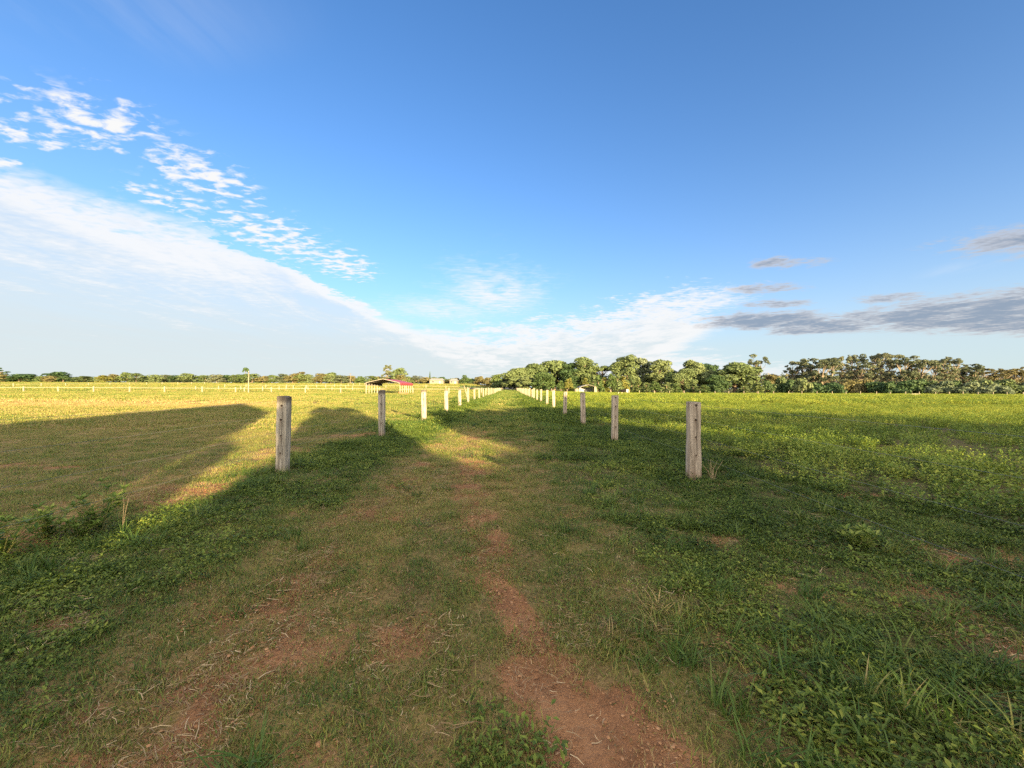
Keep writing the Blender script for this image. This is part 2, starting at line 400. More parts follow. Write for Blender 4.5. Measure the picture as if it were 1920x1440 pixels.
# ------------------------------------------------------------------ ground sheet
def graded(lo, hi, fine_lo, fine_hi, step, grow):
    a = list(np.arange(fine_lo, fine_hi + 1e-6, step)); s = step
    x = fine_hi
    while x < hi: s *= grow; x += s; a.append(min(x, hi))
    x = fine_lo; s = step
    while x > lo: s *= grow; x -= s; a.insert(0, max(x, lo))
    return np.array(a)
gx = graded(-1800, 1800, -3.4, 3.4, .035, 1.045)
gy = graded(-300, 2400, .9, 4.6, .035, 1.04)
GX, GY = np.meshgrid(gx, gy)
fx, fy = GX.ravel(), GY.ravel()
sm = soil_mask(fx, fy); dm = dry_mask(fx, fy)
micro = (fbm(fx * 6, fy * 6, 61, 4) - .5) * .035 + (fbm(fx * 22, fy * 22, 63, 3) - .5) * .016
nearw = np.exp(-(fy / 9) ** 2) * np.exp(-(fx / 9) ** 2)
gz = terrain(fx, fy) + micro * nearw
me = bpy.data.meshes.new('ground')
nx_, ny_ = len(gx), len(gy)
me.vertices.add(nx_ * ny_); me.vertices.foreach_set('co', np.stack([fx, fy, gz], 1).ravel())
ii = (np.arange(ny_ - 1)[:, None] * nx_ + np.arange(nx_ - 1)[None, :]).ravel()
q = np.stack([ii, ii + 1, ii + 1 + nx_, ii + nx_], 1)
me.loops.add(q.size); me.loops.foreach_set('vertex_index', q.ravel().astype(np.int32))
me.polygons.add(len(q)); me.polygons.foreach_set('loop_start', np.arange(0, q.size, 4, dtype=np.int32))
me.polygons.foreach_set('use_smooth', np.ones(len(q), bool))
me.update(calc_edges=True)
for nm, arr in (('soil', sm), ('dry', dm)):
    at = me.attributes.new(nm, 'FLOAT', 'POINT'); at.data.foreach_set('value', arr.astype(np.float32))
m, t, out = newmat('ground_earth')
o = t.node('ShaderNodeTexCoord').outputs['Object']
a_s = t.attr('soil').outputs['Fac']; a_d = t.attr('dry').outputs['Fac']
n1 = t.noise(o, 1.7, 6, .6); n2 = t.noise(o, 28, 5, .65); n3 = t.noise(o, 130, 3, .6)
soilc = t.mix(t.ss(.3, .7, n1), (.19, .092, .045), (.31, .168, .085))
soilc = t.mix(t.m('MULTIPLY', t.ss(.45, .7, n2), .6), soilc, (.14, .072, .038))
soilc = t.mix(t.m('MULTIPLY', t.ss(.55, .75, n3), .5), soilc, (.42, .27, .17))
thatch = t.mix(t.ss(.3, .7, n2), (.05, .048, .02), (.14, .115, .055))
thatch = t.mix(t.m('MULTIPLY', t.ss(.45, .65, n1), .5), thatch, (.10, .12, .03))
dryc = t.mix(t.ss(.3, .7, n2), (.26, .19, .06), (.42, .27, .12))
g = t.mix(a_d, thatch, dryc)
sf = t.ss(.22, .6, t.m('ADD', a_s, t.m('MULTIPLY', t.m('SUBTRACT', n2, .5), .5)))
g = t.mix(sf, g, soilc)
hgt = t.m('ADD', n2, t.m('MULTIPLY', n3, .5))
principled(t, out, g, .95, hgt, .7, .1, .02)
me.materials.append(m)
tag(link(bpy.data.objects.new('ground', me)), 'reddish brown earth under the grass of the lane and paddocks', None, None, 'structure')

# ------------------------------------------------------------------ ground-cover clump meshes (never linked to the scene: used as geometry by the scatter)
def blade_clump(n, rad_, h, wd, lean, mat, name, seg=2, curl=.5, flat=0.0):
    r = np.random.default_rng(abs(hash(name)) % 1000 + len(name) * 17)
    mb = MB()
    V = []; F = []; b = 0
    for i in range(n):
        a = r.uniform(0, 6.283); q_ = rad_ * math.sqrt(r.uniform()); bx, by = q_ * math.cos(a), q_ * math.sin(a)
        d = r.uniform(0, 6.283); L = h * r.uniform(.45, 1.15); ln = lean * r.uniform(.3, 1.3)
        ww = wd * r.uniform(.6, 1.3)
        dx, dy = math.cos(d), math.sin(d); ta = r.uniform(-.8, .8); sx, sy = math.cos(d + 1.57 + ta), math.sin(d + 1.57 + ta)
        for k in range(seg):
            f = k / seg
            hor = L * ln * (f ** (1 + curl)); up = L * math.sqrt(max(.05, 1 - min(.95, ln * .75) ** 2)) * f * (1 - .25 * f * ln)
            wk = ww * (1 - .55 * f) / 2
            V += [(bx + dx * hor - sx * wk, by + dy * hor - sy * wk, up), (bx + dx * hor + sx * wk, by + dy * hor + sy * wk, up)]
        f = 1.0
        V.append((bx + dx * L * ln, by + dy * L * ln, L * math.sqrt(max(.05, 1 - min(.95, ln * .75) ** 2)) * (1 - .25 * ln)))
        for k in range(seg - 1): F.append((b + 2 * k, b + 2 * k + 1, b + 2 * k + 3, b + 2 * k + 2))
        F.append((b + 2 * seg - 2, b + 2 * seg - 1, b + 2 * seg)); b += 2 * seg + 1
    mb.add(V, F)
    return mb.mesh(name, mat)
def leaf_quadset(r, C, D, L, W, fold=.25):
    """leaves as two-quad folded diamonds at C with direction D"""
    V = []; F = []
    for i, (c, d) in enumerate(zip(C, D)):
        d = d / (np.linalg.norm(d) + 1e-9)
        s_ = np.cross(d, (0, 0, 1.0)); ns = np.linalg.norm(s_)
        s_ = s_ / ns if ns > 1e-3 else np.array((1.0, 0, 0))
        u_ = np.cross(s_, d); l = L * r.uniform(.65, 1.25); w_ = W * r.uniform(.7, 1.2)
        b = len(V)
        V += [c, c + d * l * .5 + s_ * w_ / 2 + u_ * w_ * fold, c + d * l, c + d * l * .5 - s_ * w_ / 2 + u_ * w_ * fold, c + d * l * .5]
        F += [(b, b + 1, b + 2, b + 4), (b, b + 4, b + 2, b + 3)]
    return V, F
def leafy_clump(n_st, rad_, h, leaves, L, W, mat, name, spread=.5):
    """stems carrying leaves, without the thin stems"""
    r = np.random.default_rng(abs(len(name) * 131 + n_st))
    C = []; D = []
    for i in range(n_st):
        a = r.uniform(0, 6.283); q_ = rad_ * math.sqrt(r.uniform()); base = np.array((q_ * math.cos(a), q_ * math.sin(a), 0))
        hh = h * r.uniform(.5, 1.1); ln = np.array((r.normal() * spread, r.normal() * spread, 1.0)); ln /= np.linalg.norm(ln)
        for k in range(leaves):
            f = (k + r.uniform(.2, 1)) / leaves
            p = base + ln * hh * f
            a2 = r.uniform(0, 6.283)
            d = np.array((math.cos(a2), math.sin(a2), r.uniform(-.1, .9)))
            C.append(p + d * .2 * L); D.append(d)
    V, F = leaf_quadset(r, C, D, L, W)
    mb = MB(); mb.add(V, F)
    return mb.mesh(name, mat)
def straw_clump(n, rad_, name, mat):
    r = np.random.default_rng(len(name) * 7 + n)
    V = []; F = []
    for i in range(n):
        a = r.uniform(0, 6.283); q_ = rad_ * math.sqrt(r.uniform()); p = np.array((q_ * math.cos(a), q_ * math.sin(a), r.uniform(.003, .018)))
        d = r.uniform(0, 6.283); L = r.uniform(.015, .075) * (1 if r.uniform() < .93 else 2); ww = r.uniform(.0012, .003)
        d2 = d + r.normal() * .4
        p1 = p + np.array((math.cos(d), math.sin(d), r.uniform(-.02, .12))) * L * .5; p2 = p1 + np.array((math.cos(d2), math.sin(d2), r.uniform(-.15, .06))) * L * .5
        s_ = np.array((-math.sin(d), math.cos(d), .3)) * ww / 2; b = len(V)
        V += [p - s_, p + s_, p1 + s_, p1 - s_, p2 + s_ * .5, p2 - s_ * .5]
        F += [(b, b + 1, b + 2, b + 3), (b + 3, b + 2, b + 4, b + 5)]
    mb = MB(); mb.add(V, F); return mb.mesh(name, mat)

def scatter(name, label, protos, x, y, sc, idx, tint, tilt=.12, zoff=-.004):
    """one stuff object: points carrying clumps through geometry nodes"""
    n = len(x)
    z = terrain(x, y) + ((fbm(x * 6, y * 6, 61, 4) - .5) * .035) * np.exp(-(y / 9) ** 2) * np.exp(-(x / 9) ** 2) + zoff
    me = bpy.data.meshes.new(name); me.vertices.add(n)
    me.vertices.foreach_set('co', np.stack([x, y, z], 1).astype(np.float32).ravel())
    for nm, typ, arr in (('sc', 'FLOAT', sc), ('idx', 'INT', idx), ('tint', 'FLOAT', tint)):
        at = me.attributes.new(nm, typ, 'POINT'); at.data.foreach_set('value', np.asarray(arr).astype(np.int32 if typ == 'INT' else np.float32))
    rot = np.stack([rng.normal(0, tilt, n), rng.normal(0, tilt, n), rng.uniform(0, 6.283, n)], 1)
    at = me.attributes.new('rot', 'FLOAT_VECTOR', 'POINT'); at.data.foreach_set('vector', rot.astype(np.float32).ravel())
    for pm in protos:
        for mm in pm.materials:
            if mm.name not in me.materials: me.materials.append(mm)
    ob = link(bpy.data.objects.new(name, me))
    ng = bpy.data.node_groups.new(name + '_scatter', 'GeometryNodeTree')
    ng.interface.new_socket('Geometry', in_out='INPUT', socket_type='NodeSocketGeometry')
    ng.interface.new_socket('Geometry', in_out='OUTPUT', socket_type='NodeSocketGeometry')
    gi = ng.nodes.new('NodeGroupInput'); go = ng.nodes.new('NodeGroupOutput')
    m2p = ng.nodes.new('GeometryNodeMeshToPoints')
    iop = ng.nodes.new('GeometryNodeInstanceOnPoints'); iop.inputs['Pick Instance'].default_value = True
    join = ng.nodes.new('GeometryNodeJoinGeometry')
    for pm in protos[::-1]:
        po = bpy.data.objects.new(pm.name, pm)
        inf = ng.nodes.new('GeometryNodeObjectInfo'); inf.inputs['Object'].default_value = po; inf.inputs['As Instance'].default_value = False
        g2i = ng.nodes.new('GeometryNodeGeometryToInstance'); ng.links.new(inf.outputs['Geometry'], g2i.inputs[0]); ng.links.new(g2i.outputs[0], join.inputs[0])
    def named(nm, typ):
        a = ng.nodes.new('GeometryNodeInputNamedAttribute'); a.data_type = typ; a.inputs['Name'].default_value = nm
        return a.outputs[0]
    e2r = ng.nodes.new('FunctionNodeEulerToRotation'); ng.links.new(named('rot', 'FLOAT_VECTOR'), e2r.inputs[0])
    ng.links.new(gi.outputs[0], m2p.inputs[0]); ng.links.new(m2p.outputs[0], iop.inputs['Points']); ng.links.new(join.outputs[0], iop.inputs['Instance'])
    ng.links.new(named('idx', 'INT'), iop.inputs['Instance Index']); ng.links.new(e2r.outputs[0], iop.inputs['Rotation']); ng.links.new(named('sc', 'FLOAT'), iop.inputs['Scale'])
    ng.links.new(iop.outputs[0], go.inputs[0])
    md = ob.modifiers.new('scatter', 'NODES'); md.node_group = ng
    return tag(ob, label, None, None, 'stuff')

def sample(x0, x1, y0, y1, dens, keep):
    n = int((x1 - x0) * (y1 - y0) * dens)
    x = rng.uniform(x0, x1, n); y = rng.uniform(y0, y1, n)
    # only what the lens, or a lens a few steps to the side, could see
    vis = (np.abs(x) < 4 + y * 1.55)
    k = vis & (rng.uniform(0, 1, n) < keep(x, y))
    return x[k], y[k]
def cat(parts):
    return [np.concatenate(c) for c in zip(*parts)]

# lawn ------------------------------------------------------------
LAWN = [blade_clump(130, .14, .026, .0034, .95, M['lawn'], 'short_blades_a', 2), blade_clump(120, .14, .034, .0038, .9, M['lawn'], 'short_blades_bb', 2),
        blade_clump(70, .12, .055, .0045, .85, M['lawn'], 'medium_blades', 3), blade_clump(150, .42, .075, .014, .7, M['lawn'], 'wide_patch', 2),
        blade_clump(170, 1.1, .12, .05, .55, M['lawn'], 'far_patch_x', 2)]
def is_crop(x, y): return sst(3.6, 5.2, x + 1.2 * (fbm(x * .4, y * .3, 71, 3) - .5) * 2) * sst(-.5, 2.5, x - 3.0)
def lawn_keep(x, y):
    s = soil_mask(x, y)
    weed = sst(.95, 1.35, x + .5 * (fbm(x * 1.5, y * 1.5, 72, 2) - .5))
    bare_p = sst(-4.2, -5, x) * .30
    return np.clip((1 - sst(.25, .8, s)) * (1 - .5 * weed * (x > 0)) * (1 - is_crop(x, y)) * (1 - bare_p), 0.03, 1)
def lawn_tint(x, y):
    s = soil_mask(x, y); d = dry_mask(x, y)
    t_ = .20 + .42 * (fbm(x * 1.1, y * 1.1, 75, 3) - .5) + .62 * d + .55 * s + rng.normal(0, .07, len(x))
    t_ = t_ + .08 * sst(-4, -6, x) + .04 * sst(10, 26, y)
    return np.clip(t_, 0, 1)
parts = []
x, y = sample(-7, 5, 1.0, 5.0, 190, lawn_keep); parts.append((x, y, rng.uniform(.75, 1.15, len(x)), rng.choice([0, 0, 1, 1, 2], len(x)), lawn_tint(x, y)))
x, y = sample(-16, 6, 5.0, 12, 75, lawn_keep); parts.append((x, y, rng.uniform(.9, 1.4, len(x)), rng.choice([0, 1, 1, 2], len(x)), lawn_tint(x, y)))
x, y = sample(-45, 7, 12, 30, 11, lawn_keep); parts.append((x, y, rng.uniform(.8, 1.25, len(x)), np.full(len(x), 3), lawn_tint(x, y)))
x, y = sample(-125, 8, 30, 90, 1.9, lawn_keep); parts.append((x, y, rng.uniform(.6, 1.0, len(x)), np.full(len(x), 4), lawn_tint(x, y)))
x, y = sample(-420, 8, 90, 270, .38, lawn_keep); parts.append((x, y, rng.uniform(1.2, 2.0, len(x)), np.full(len(x), 4), lawn_tint(x, y)))
parts = cat(parts); print('LAWN', len(parts[0]))
scatter('grass', 'short patchy grass of the lane and left paddock', LAWN, *parts)

# broadleaf weeds -------------------------------------------------
WEED = [leafy_clump(30, .15, .05, 5, .021, .013, M['weed'], 'clover_patch', 1.0), leafy_clump(26, .16, .085, 6, .027, .014, M['weed'], 'weed_patch_tall', .7),
        leafy_clump(18, .14, .04, 6, .018, .015, M['weed'], 'clover_small_round', 1.2), leafy_clump(26, .4, .18, 6, .08, .04, M['weed'], 'weed_patch_wide_far', .7)]
def weed_keep(x, y):
    s = soil_mask(x, y)
    right = sst(.9, 1.4, x + .5 * (fbm(x * 1.5, y * 1.5, 72, 2) - .5)) * (1 - .75 * is_crop(x, y))
    left = .75 * sst(-1.9, -2.6, x + .8 * (fbm(x * .9, y * .9, 77, 3) - .5)) * sst(-4.6, -3.8, x)
    mid = .34 * sst(.55, .75, fbm(x * 1.3, y * 1.3, 78, 3)) * (x < 1.2) * (x > -2.4)
    return np.clip(np.maximum(np.maximum(right, left), mid) * (1 - sst(.15, .6, s)) * (.35 + .9 * sst(.3, .6, fbm(x * 1.2, y * 1.2, 79, 3))), 0, 1)
def weed_tint(x, y): return np.clip(.38 + .6 * (fbm(x * .8, y * .8, 81, 3) - .5) + rng.normal(0, .12, len(x)) - .12 * sst(2.4, 3.4, x), 0, 1)
parts = []
x, y = sample(-6, 7, 1.0, 6.0, 120, weed_keep); parts.append((x, y, rng.uniform(.45, 1.0, len(x)) + .7 * rng.uniform(0, 1, len(x)) ** 5, rng.choice([0, 0, 1, 2], len(x)), weed_tint(x, y)))
x, y = sample(-6, 9, 6.0, 14, 55, weed_keep); parts.append((x, y, rng.uniform(.9, 1.5, len(x)), rng.choice([0, 1, 1], len(x)), weed_tint(x, y)))
x, y = sample(-6, 9, 14, 60, 9, weed_keep); parts.append((x, y, rng.uniform(.7, 1.1, len(x)), np.full(len(x), 3), weed_tint(x, y)))
parts = cat(parts); print('WEED', len(parts[0]))
scatter('weeds', 'low broadleaf weeds growing thickly along both lane verges', WEED, *parts)

# crop ------------------------------------------------------------
CROP = [leafy_clump(15, .22, .26, 9, .05, .03, M['crop'], 'crop_clump_a', .35), leafy_clump(12, .2, .34, 10, .055, .032, M['crop'], 'crop_clump_tall', .3),
        leafy_clump(34, .75, .36, 8, .13, .08, M['crop'], 'crop_far_clump_wide', .35)]
def crop_keep(x, y):
    c = is_crop(x, y); near = sst(3, 16, y + .35 * x)
    return np.clip(c * (.18 + .82 * near) * (.45 + .8 * sst(.3, .6, fbm(x * .35, y * .6, 85, 3))) * (1 - .9 * sst(.25, .6, soil_mask(x, y))), 0, 1)
def crop_tint(x, y): return np.clip(.42 + .7 * (fbm(x * .25, y * .5, 88, 3) - .5) + .1 * sst(10, 30, y) + rng.normal(0, .1, len(x)), 0, 1)
parts = []
x, y = sample(3, 26, 1.2, 14, 16, crop_keep); parts.append((x, y, rng.uniform(.55, 1.0, len(x)), rng.choice([0, 0, 1], len(x)), crop_tint(x, y)))
x, y = sample(3, 46, 14, 30, 9, crop_keep); parts.append((x, y, rng.uniform(.7, 1.15, len(x)), rng.choice([0, 1, 1], len(x)), crop_tint(x, y)))
x, y = sample(3, 150, 30, 96, 1.5, crop_keep); parts.append((x, y, rng.uniform(.7, 1.1, len(x)), np.full(len(x), 2), crop_tint(x, y)))
x, y = sample(3, 300, 96, 150, .5, lambda x, y: is_crop(x, y) * .8); parts.append((x, y, rng.uniform(.7, 1.1, len(x)), np.full(len(x), 2), crop_tint(x, y)))
parts = cat(parts); print('CROP', len(parts[0]))
scatter('crop', 'leafy green fodder crop covering the right-hand field', CROP, *parts)

# tall grass tufts ------------------------------------------------
TALL = [blade_clump(46, .08, .20, .0075, .98, M['tall'], 'tuft_aa', 4, .8), blade_clump(36, .10, .25, .0095, 1.05, M['tall'], 'tuft_broad_b', 4, .9), blade_clump(60, .16, .34, .014, .6, M['tall'], 'tuft_far_ccc', 3)]
def tall_keep(x, y):
    fl = np.exp(-((x + 3.45) / .42) ** 2) * .8; fr = np.exp(-((x - 2.85) / .45) ** 2) * .55
    bl = .95 * np.exp(-(((x - 1.65) / .75) ** 2 + ((y - 1.75) / .45) ** 2)) + 1.0 * np.exp(-(((x - 1.0) / .45) ** 2 + ((y - 2.4) / .45) ** 2))
    bl = np.maximum(bl, .12 * np.exp(-(((x + 2.6) / .9) ** 2 + ((y - 1.6) / .5) ** 2)))
    lane = .03 * (x > -2.5) * (x < 1.2) + .16 * (x > 1.0) * (x < 4)
    n = sst(.35, .65, fbm(x * .9, y * .9, 91, 3))
    return np.clip(np.maximum(np.maximum(fl * n, fr * n), np.maximum(bl, lane)), 0, 1)
def tall_tint(x, y):
    dryp = np.exp(-(((x - .85) / .42) ** 2 + ((y - 2.45) / .45) ** 2))
    return np.clip(.42 + .5 * (fbm(x * .8, y * .8, 95, 3) - .5) + .48 * dryp + .12 * np.exp(-(((x - 1.65) / .7) ** 2 + ((y - 1.75) / .45) ** 2)) + rng.normal(0, .15, len(x)), 0, 1)
parts = []
x, y = sample(-5, 4, 1.05, 6, 42, tall_keep); parts.append((x, y, rng.uniform(.45, .95, len(x)) * (1 + .12 * np.exp(-(((x - 1.65) / .7) ** 2 + ((y - 1.75) / .45) ** 2))) * (1 - .15 * np.exp(-(((x - .9) / .5) ** 2 + ((y - 2.4) / .5) ** 2))), rng.choice([0, 1], len(x)), tall_tint(x, y)))
x, y = sample(-5, 4, 6, 18, 20, tall_keep); parts.append((x, y, rng.uniform(.6, 1.1, len(x)), rng.choice([0, 1], len(x)), tall_tint(x, y)))
x, y = sample(-5, 4, 18, 90, 5, tall_keep); parts.append((x, y, rng.uniform(.5, 1.0, len(x)), np.full(len(x), 2), tall_tint(x, y)))
parts = cat(parts); print('TALL', len(parts[0]))
scatter('tall_grass', 'longer grass tufts along the fence lines and beside the worn track', TALL, *parts)

# straw litter ----------------------------------------------------
STRAW = [straw_clump(70, .2, 'straw_a', M['straw']), straw_clump(36, .2, 'straw_sparse', M['straw'])]
def straw_keep(x, y):
    s = soil_mask(x, y)
    return np.clip(.22 + .6 * sst(.05, .4, s) - .25 * sst(.8, 1, s) + .9 * np.exp(-(((x - .75) / .5) ** 2 + ((y - 2.5) / .5) ** 2)), 0, 1)
x, y = sample(-4.5, 4, 1.05, 7, 32, straw_keep)
scatter('straw_litter', 'pale dry grass stalks lying on the worn track', STRAW, x, y, rng.uniform(.6, 1.3, len(x)), rng.integers(0, 2, len(x)), np.clip(rng.normal(.42, .22, len(x)), 0, 1), .05, .004)
# clods and crumbs of earth --------------------------------------
M['clod'] = leafmat('earth_clods', [(0, (.14, .072, .036)), (.5, (.26, .138, .070)), (1, (.38, .225, .125))], 0, .95, .45, True, spec=.1)
def clod_clump(n, rad_, big, name):
    r = np.random.default_rng(n); mb = MB()
    ico = np.array([(0, 0, 1), (.9, 0, .3), (.28, .85, .3), (-.72, .52, .3), (-.72, -.52, .3), (.28, -.85, .3), (0, 0, -.6)])
    F = [(0, i, i % 5 + 1) for i in range(1, 6)] + [(6, i % 5 + 1, i) for i in range(1, 6)]
    for i in range(n):
        a = r.uniform(0, 6.283); q_ = rad_ * math.sqrt(r.uniform()); sz = big * r.uniform(.2, 1) ** 2.2 + .0012
        V = ico * (1 + r.uniform(-.3, .3, (7, 1))) * sz * np.array([r.uniform(.8, 1.4), r.uniform(.8, 1.4), r.uniform(.5, .9)])
        mb.add(V + np.array((q_ * math.cos(a), q_ * math.sin(a), sz * .25)), F)
    return mb.mesh(name, M['clod'])
CLOD = [clod_clump(110, .16, .006, 'clods_small'), clod_clump(80, .16, .0075, 'clods_mixed')]
x, y = sample(-5, 4.5, 1.05, 7, 55, lambda x, y: sst(.15, .55, soil_mask(x, y)))
scatter('soil_crumbs', 'crumbs and small clods of red earth on the bare patches', CLOD, x, y, rng.uniform(.7, 1.3, len(x)), rng.integers(0, 2, len(x)), np.clip(rng.normal(.4, .2, len(x)), 0, 1), .05, .002)
# short dry stubble ------------------------------------------------
STUB = [blade_clump(110, .16, .022, .0026, 1.0, M['straw'], 'stubble_fine', 2), blade_clump(70, .16, .032, .003, .9, M['straw'], 'stubble_mixed_len', 2)]
x, y = sample(-6, 2.2, 1.05, 11, 60, lambda x, y: np.clip(.25 * (np.abs(x + .6) < 1.9) + .75 * dry_mask(x, y) + .3 * soil_mask(x, y) - .55 * sst(.7, 1, soil_mask(x, y)), 0, .85))
scatter('dry_stubble', 'short dry brown stubble between the green blades of the lane', STUB, x, y, rng.uniform(.7, 1.3, len(x)), rng.integers(0, 2, len(x)), np.clip(rng.normal(.25, .18, len(x)), 0, 1), .05, -.002)
#PART2
# ------------------------------------------------------------------ fence posts
def post_mesh(name, seed, hgt, wx, wy, mat, rings=9, n=12, twist=.0):
    r = random.Random(seed); mb = MB(); V = []; F = []
    prof = [1 + r.uniform(-.07, .07) for _ in range(n)]
    for i in range(rings):
        f = i / (rings - 1); z = -.25 + (hgt + .25) * f
        sc = 1 + r.uniform(-.025, .025) + .04 * math.sin(f * 5 + seed) - .05 * f
        for k in range(n):
            a = 2 * math.pi * (k + .5) / n
            c, s = math.cos(a), math.sin(a)
            # superellipse: split timber, flat faces with eased corners
            e = 5.0; q = (abs(c) ** e + abs(s) ** e) ** (-1 / e)
            rr = q * sc * prof[k] * (1 + r.uniform(-.018, .018))
            zz = z + (r.uniform(-.012, .012) if i == rings - 1 else 0)
            V.append((c * rr * wx / 2, s * rr * wy / 2, zz))
    for i in range(rings - 1):
        for k in range(n): F.append((i * n + k, i * n + (k + 1) % n, (i + 1) * n + (k + 1) % n, (i + 1) * n + k))
    top = (rings - 1) * n
    V.append((0, 0, hgt + .012)); c = len(V) - 1
    for k in range(n): F.append((top + k, top + (k + 1) % n, c))
    mb.add(V, F); return mb.mesh(name, mat)
def put_post(me, x, y, label, group, lean=(0, 0), rz=0, name='fence_post', dz=0.0, sc=1.0):
    o = link(bpy.data.objects.new(name, me)); o.location = (x, y, tz(x, y) + dz)
    o.rotation_euler = (lean[0], lean[1], rz); o.scale = (1, 1, sc)
    return tag(o, label, 'fence post', group)
lpy = [1.35, 6.08, 10.6, 15.6, 20.9, 26.3, 32.4, 37.7, 43.5, 49.5]
while lpy[-1] < 203: lpy.append(lpy[-1] + 5.6)
rpy = [1.25, 5.77, 9.8, 14.2, 19.1, 24.0, 28.8, 34.4, 39.0, 43.7]
while rpy[-1] < 203: rpy.append(rpy[-1] + 4.7)
LX = {1: -3.58, 2: -3.52, 3: -3.49}; RX = {1: 2.75, 2: 2.66, 3: 2.69}
LDET = ['thick grey post with holes and dark flat top', 'narrower grey post with weathering cracks', 'pale sunlit post standing by a red earth patch', 'pale sunlit post', 'slim pale post', 'leaning pale post under the end of the top rail']
RDET = ['stout tan post with holes and blackened top', 'narrow brown post with a blackened top', 'pinkish tan sunlit post', 'pale cream sunlit post', 'pale sunlit post', 'pale sunlit post']
GL = 'timber posts of the left lane fence'; GR = 'timber posts of the right lane fence'
near_meshes = {}
def side_posts(ys, xs, sgn, det, grp, side):
    farm = [post_mesh('fence_post', 100 + k + (50 if sgn > 0 else 0), 1.24, .20, .19, M['post_far'], 4, 10) for k in range(4)]
    for i, y in enumerate(ys):
        x = xs.get(i, -3.5 if sgn < 0 else 2.70) + rnd.uniform(-.05, .05) * (i > 3)
        if i <= 5:
            w_ = {0: .22, 1: .178 if sgn < 0 else .195, 2: .175 if sgn < 0 else .165}.get(i, .20 if sgn < 0 else .185)
            hh = (1.25, 1.26, 1.27, 1.25, 1.24, 1.24)[i] if sgn < 0 else (1.16, 1.16, 1.17, 1.2, 1.2, 1.22)[i]
            me = post_mesh('fence_post', i * 13 + (3 if sgn < 0 else 7), hh, w_, w_ * .92, M['post'] if sgn < 0 else M['post_warm'])
        else: me = farm[i % 4]
        if i == 0: lab = 'grey timber post of the %s lane fence standing beside the camera' % side
        elif i <= 12:
            d_ = det[i - 1] if i - 1 < len(det) else 'small pale sunlit post'
            lab = '%s, %s in the %s lane fence' % (d_, nth(i - 1), side)
            if i == 1: lab = '%s, nearest in the %s lane fence' % (d_, side)
        else: lab = 'tiny sunlit post crowded towards the far end of the %s lane fence' % side
        ln = (rnd.uniform(-.02, .02), rnd.uniform(-.025, .025))
        if i == 1: ln = (0, .015 if sgn < 0 else .0)
        if i == 2: ln = (0, -.012 if sgn < 0 else .008)
        put_post(me, x, y, lab, grp, ln, rnd.uniform(-.1, .1) if i > 2 else 0, sc=1 if i <= 5 else rnd.uniform(.94, 1.07), dz=-.07 if (i == 1 and sgn < 0) else 0)
side_posts(lpy, LX, -1, LDET, GL, 'left')
side_posts(rpy, RX, 1, RDET, GR, 'right')
# wires: one strand each
def wire(x0, hz, ys, label, grp, xs, dflt):
    mb = MB(); pts = []
    for i, y in enumerate(ys):
        x = xs.get(i, dflt); pts.append((x, y, tz(x, y) + hz))
        if i < len(ys) - 1 and y < 40: pts.append((dflt, (y + ys[i + 1]) / 2, tz(dflt, (y + ys[i + 1]) / 2) + hz - .012))
    mb.tube(pts, [.0010] * len(pts), 4)
    tag(mb.build('fence_wire', M['wire'], None, True), label, 'wire', grp)
for hz, nm in ((.38, 'lowest'), (.65, 'second lowest'), (.90, 'second highest'), (1.12, 'topmost')):
    wire(-3.5, hz, lpy, '%s plain wire strand threaded through the left lane fence posts' % nm, 'wire strands of the left lane fence', LX, -3.5)
    wire(2.7, hz, rpy, '%s plain wire strand threaded through the right lane fence posts' % nm, 'wire strands of the right lane fence', RX, 2.7)
# strainer: horizontal timber on top of the posts and a leaning slim pole
mb = MB(); mb.tube([(-3.5, 32.5, 1.27), (-3.52, 38, 1.29), (-3.5, 43.6, 1.26)], [.07, .065, .06], 8)
tag(mb.build('timber_rail', M['post_far'], None, True), 'horizontal round timber rail lying along the tops of pale left fence posts', 'rail')
mb = MB(); mb.tube([(-3.45, 32.0, -.1), (-3.62, 31.9, .8), (-3.85, 31.8, 1.55)], [.07, .06, .045], 7)
tag(mb.build('leaning_pole', M['post_far'], None, True), 'slim pale pole leaning left beside the left lane fence rail', 'pole')

# ------------------------------------------------------------------ paddock fences
def line_fence(p0, p1, step, hgt, w_, labf, grp, tape=None, jitter=.3):
    n = int(math.hypot(p1[0] - p0[0], p1[1] - p0[1]) / step)
    ms = [post_mesh('fence_post', 300 + k, hgt, w_, w_, M['post_far'], 3, 8) for k in range(2)]
    P_ = []
    for i in range(n + 1):
        f = i / n; x = p0[0] + (p1[0] - p0[0]) * f + rnd.uniform(-jitter, jitter); y = p0[1] + (p1[1] - p0[1]) * f
        put_post(ms[i % 2], x, y, labf(i), grp, (rnd.uniform(-.03, .03), rnd.uniform(-.03, .03)), 0, 'fence_post', sc=rnd.uniform(.92, 1.06))
        P_.append((x, y, tz(x, y)))
    if tape:
        mb = MB(); mb.tube([(a, b, c + tape[0]) for a, b, c in P_], [tape[1]] * len(P_), 4)
        tag(mb.build('fence_tape', M['tape'], None), tape[2], 'fence tape')
line_fence((-112, 83), (-6, 83), 7.25, 1.3, .26, lambda i: '%s white post from the left in the nearest paddock cross fence' % nth(i), 'posts of the nearest cross fence', (1.02, .024, 'pale tape strung along the nearest cross fence of the left paddock'))
line_fence((-172, 126), (-160, 210), 7.0, 1.25, .24, lambda i: '%s small pale post of the receding fence at far left' % nth(i), 'posts of the receding fence at far left', (.95, .018, 'thin pale tape on the receding fence at far left'))
line_fence((-96, 130), (-8, 130), 6.4, 1.25, .24, lambda i: '%s small pale post from the left in the second cross fence beyond the paddock' % nth(i), 'posts of the second cross fence', (1.0, .02, 'thin pale tape along the second cross fence beyond the paddock'))
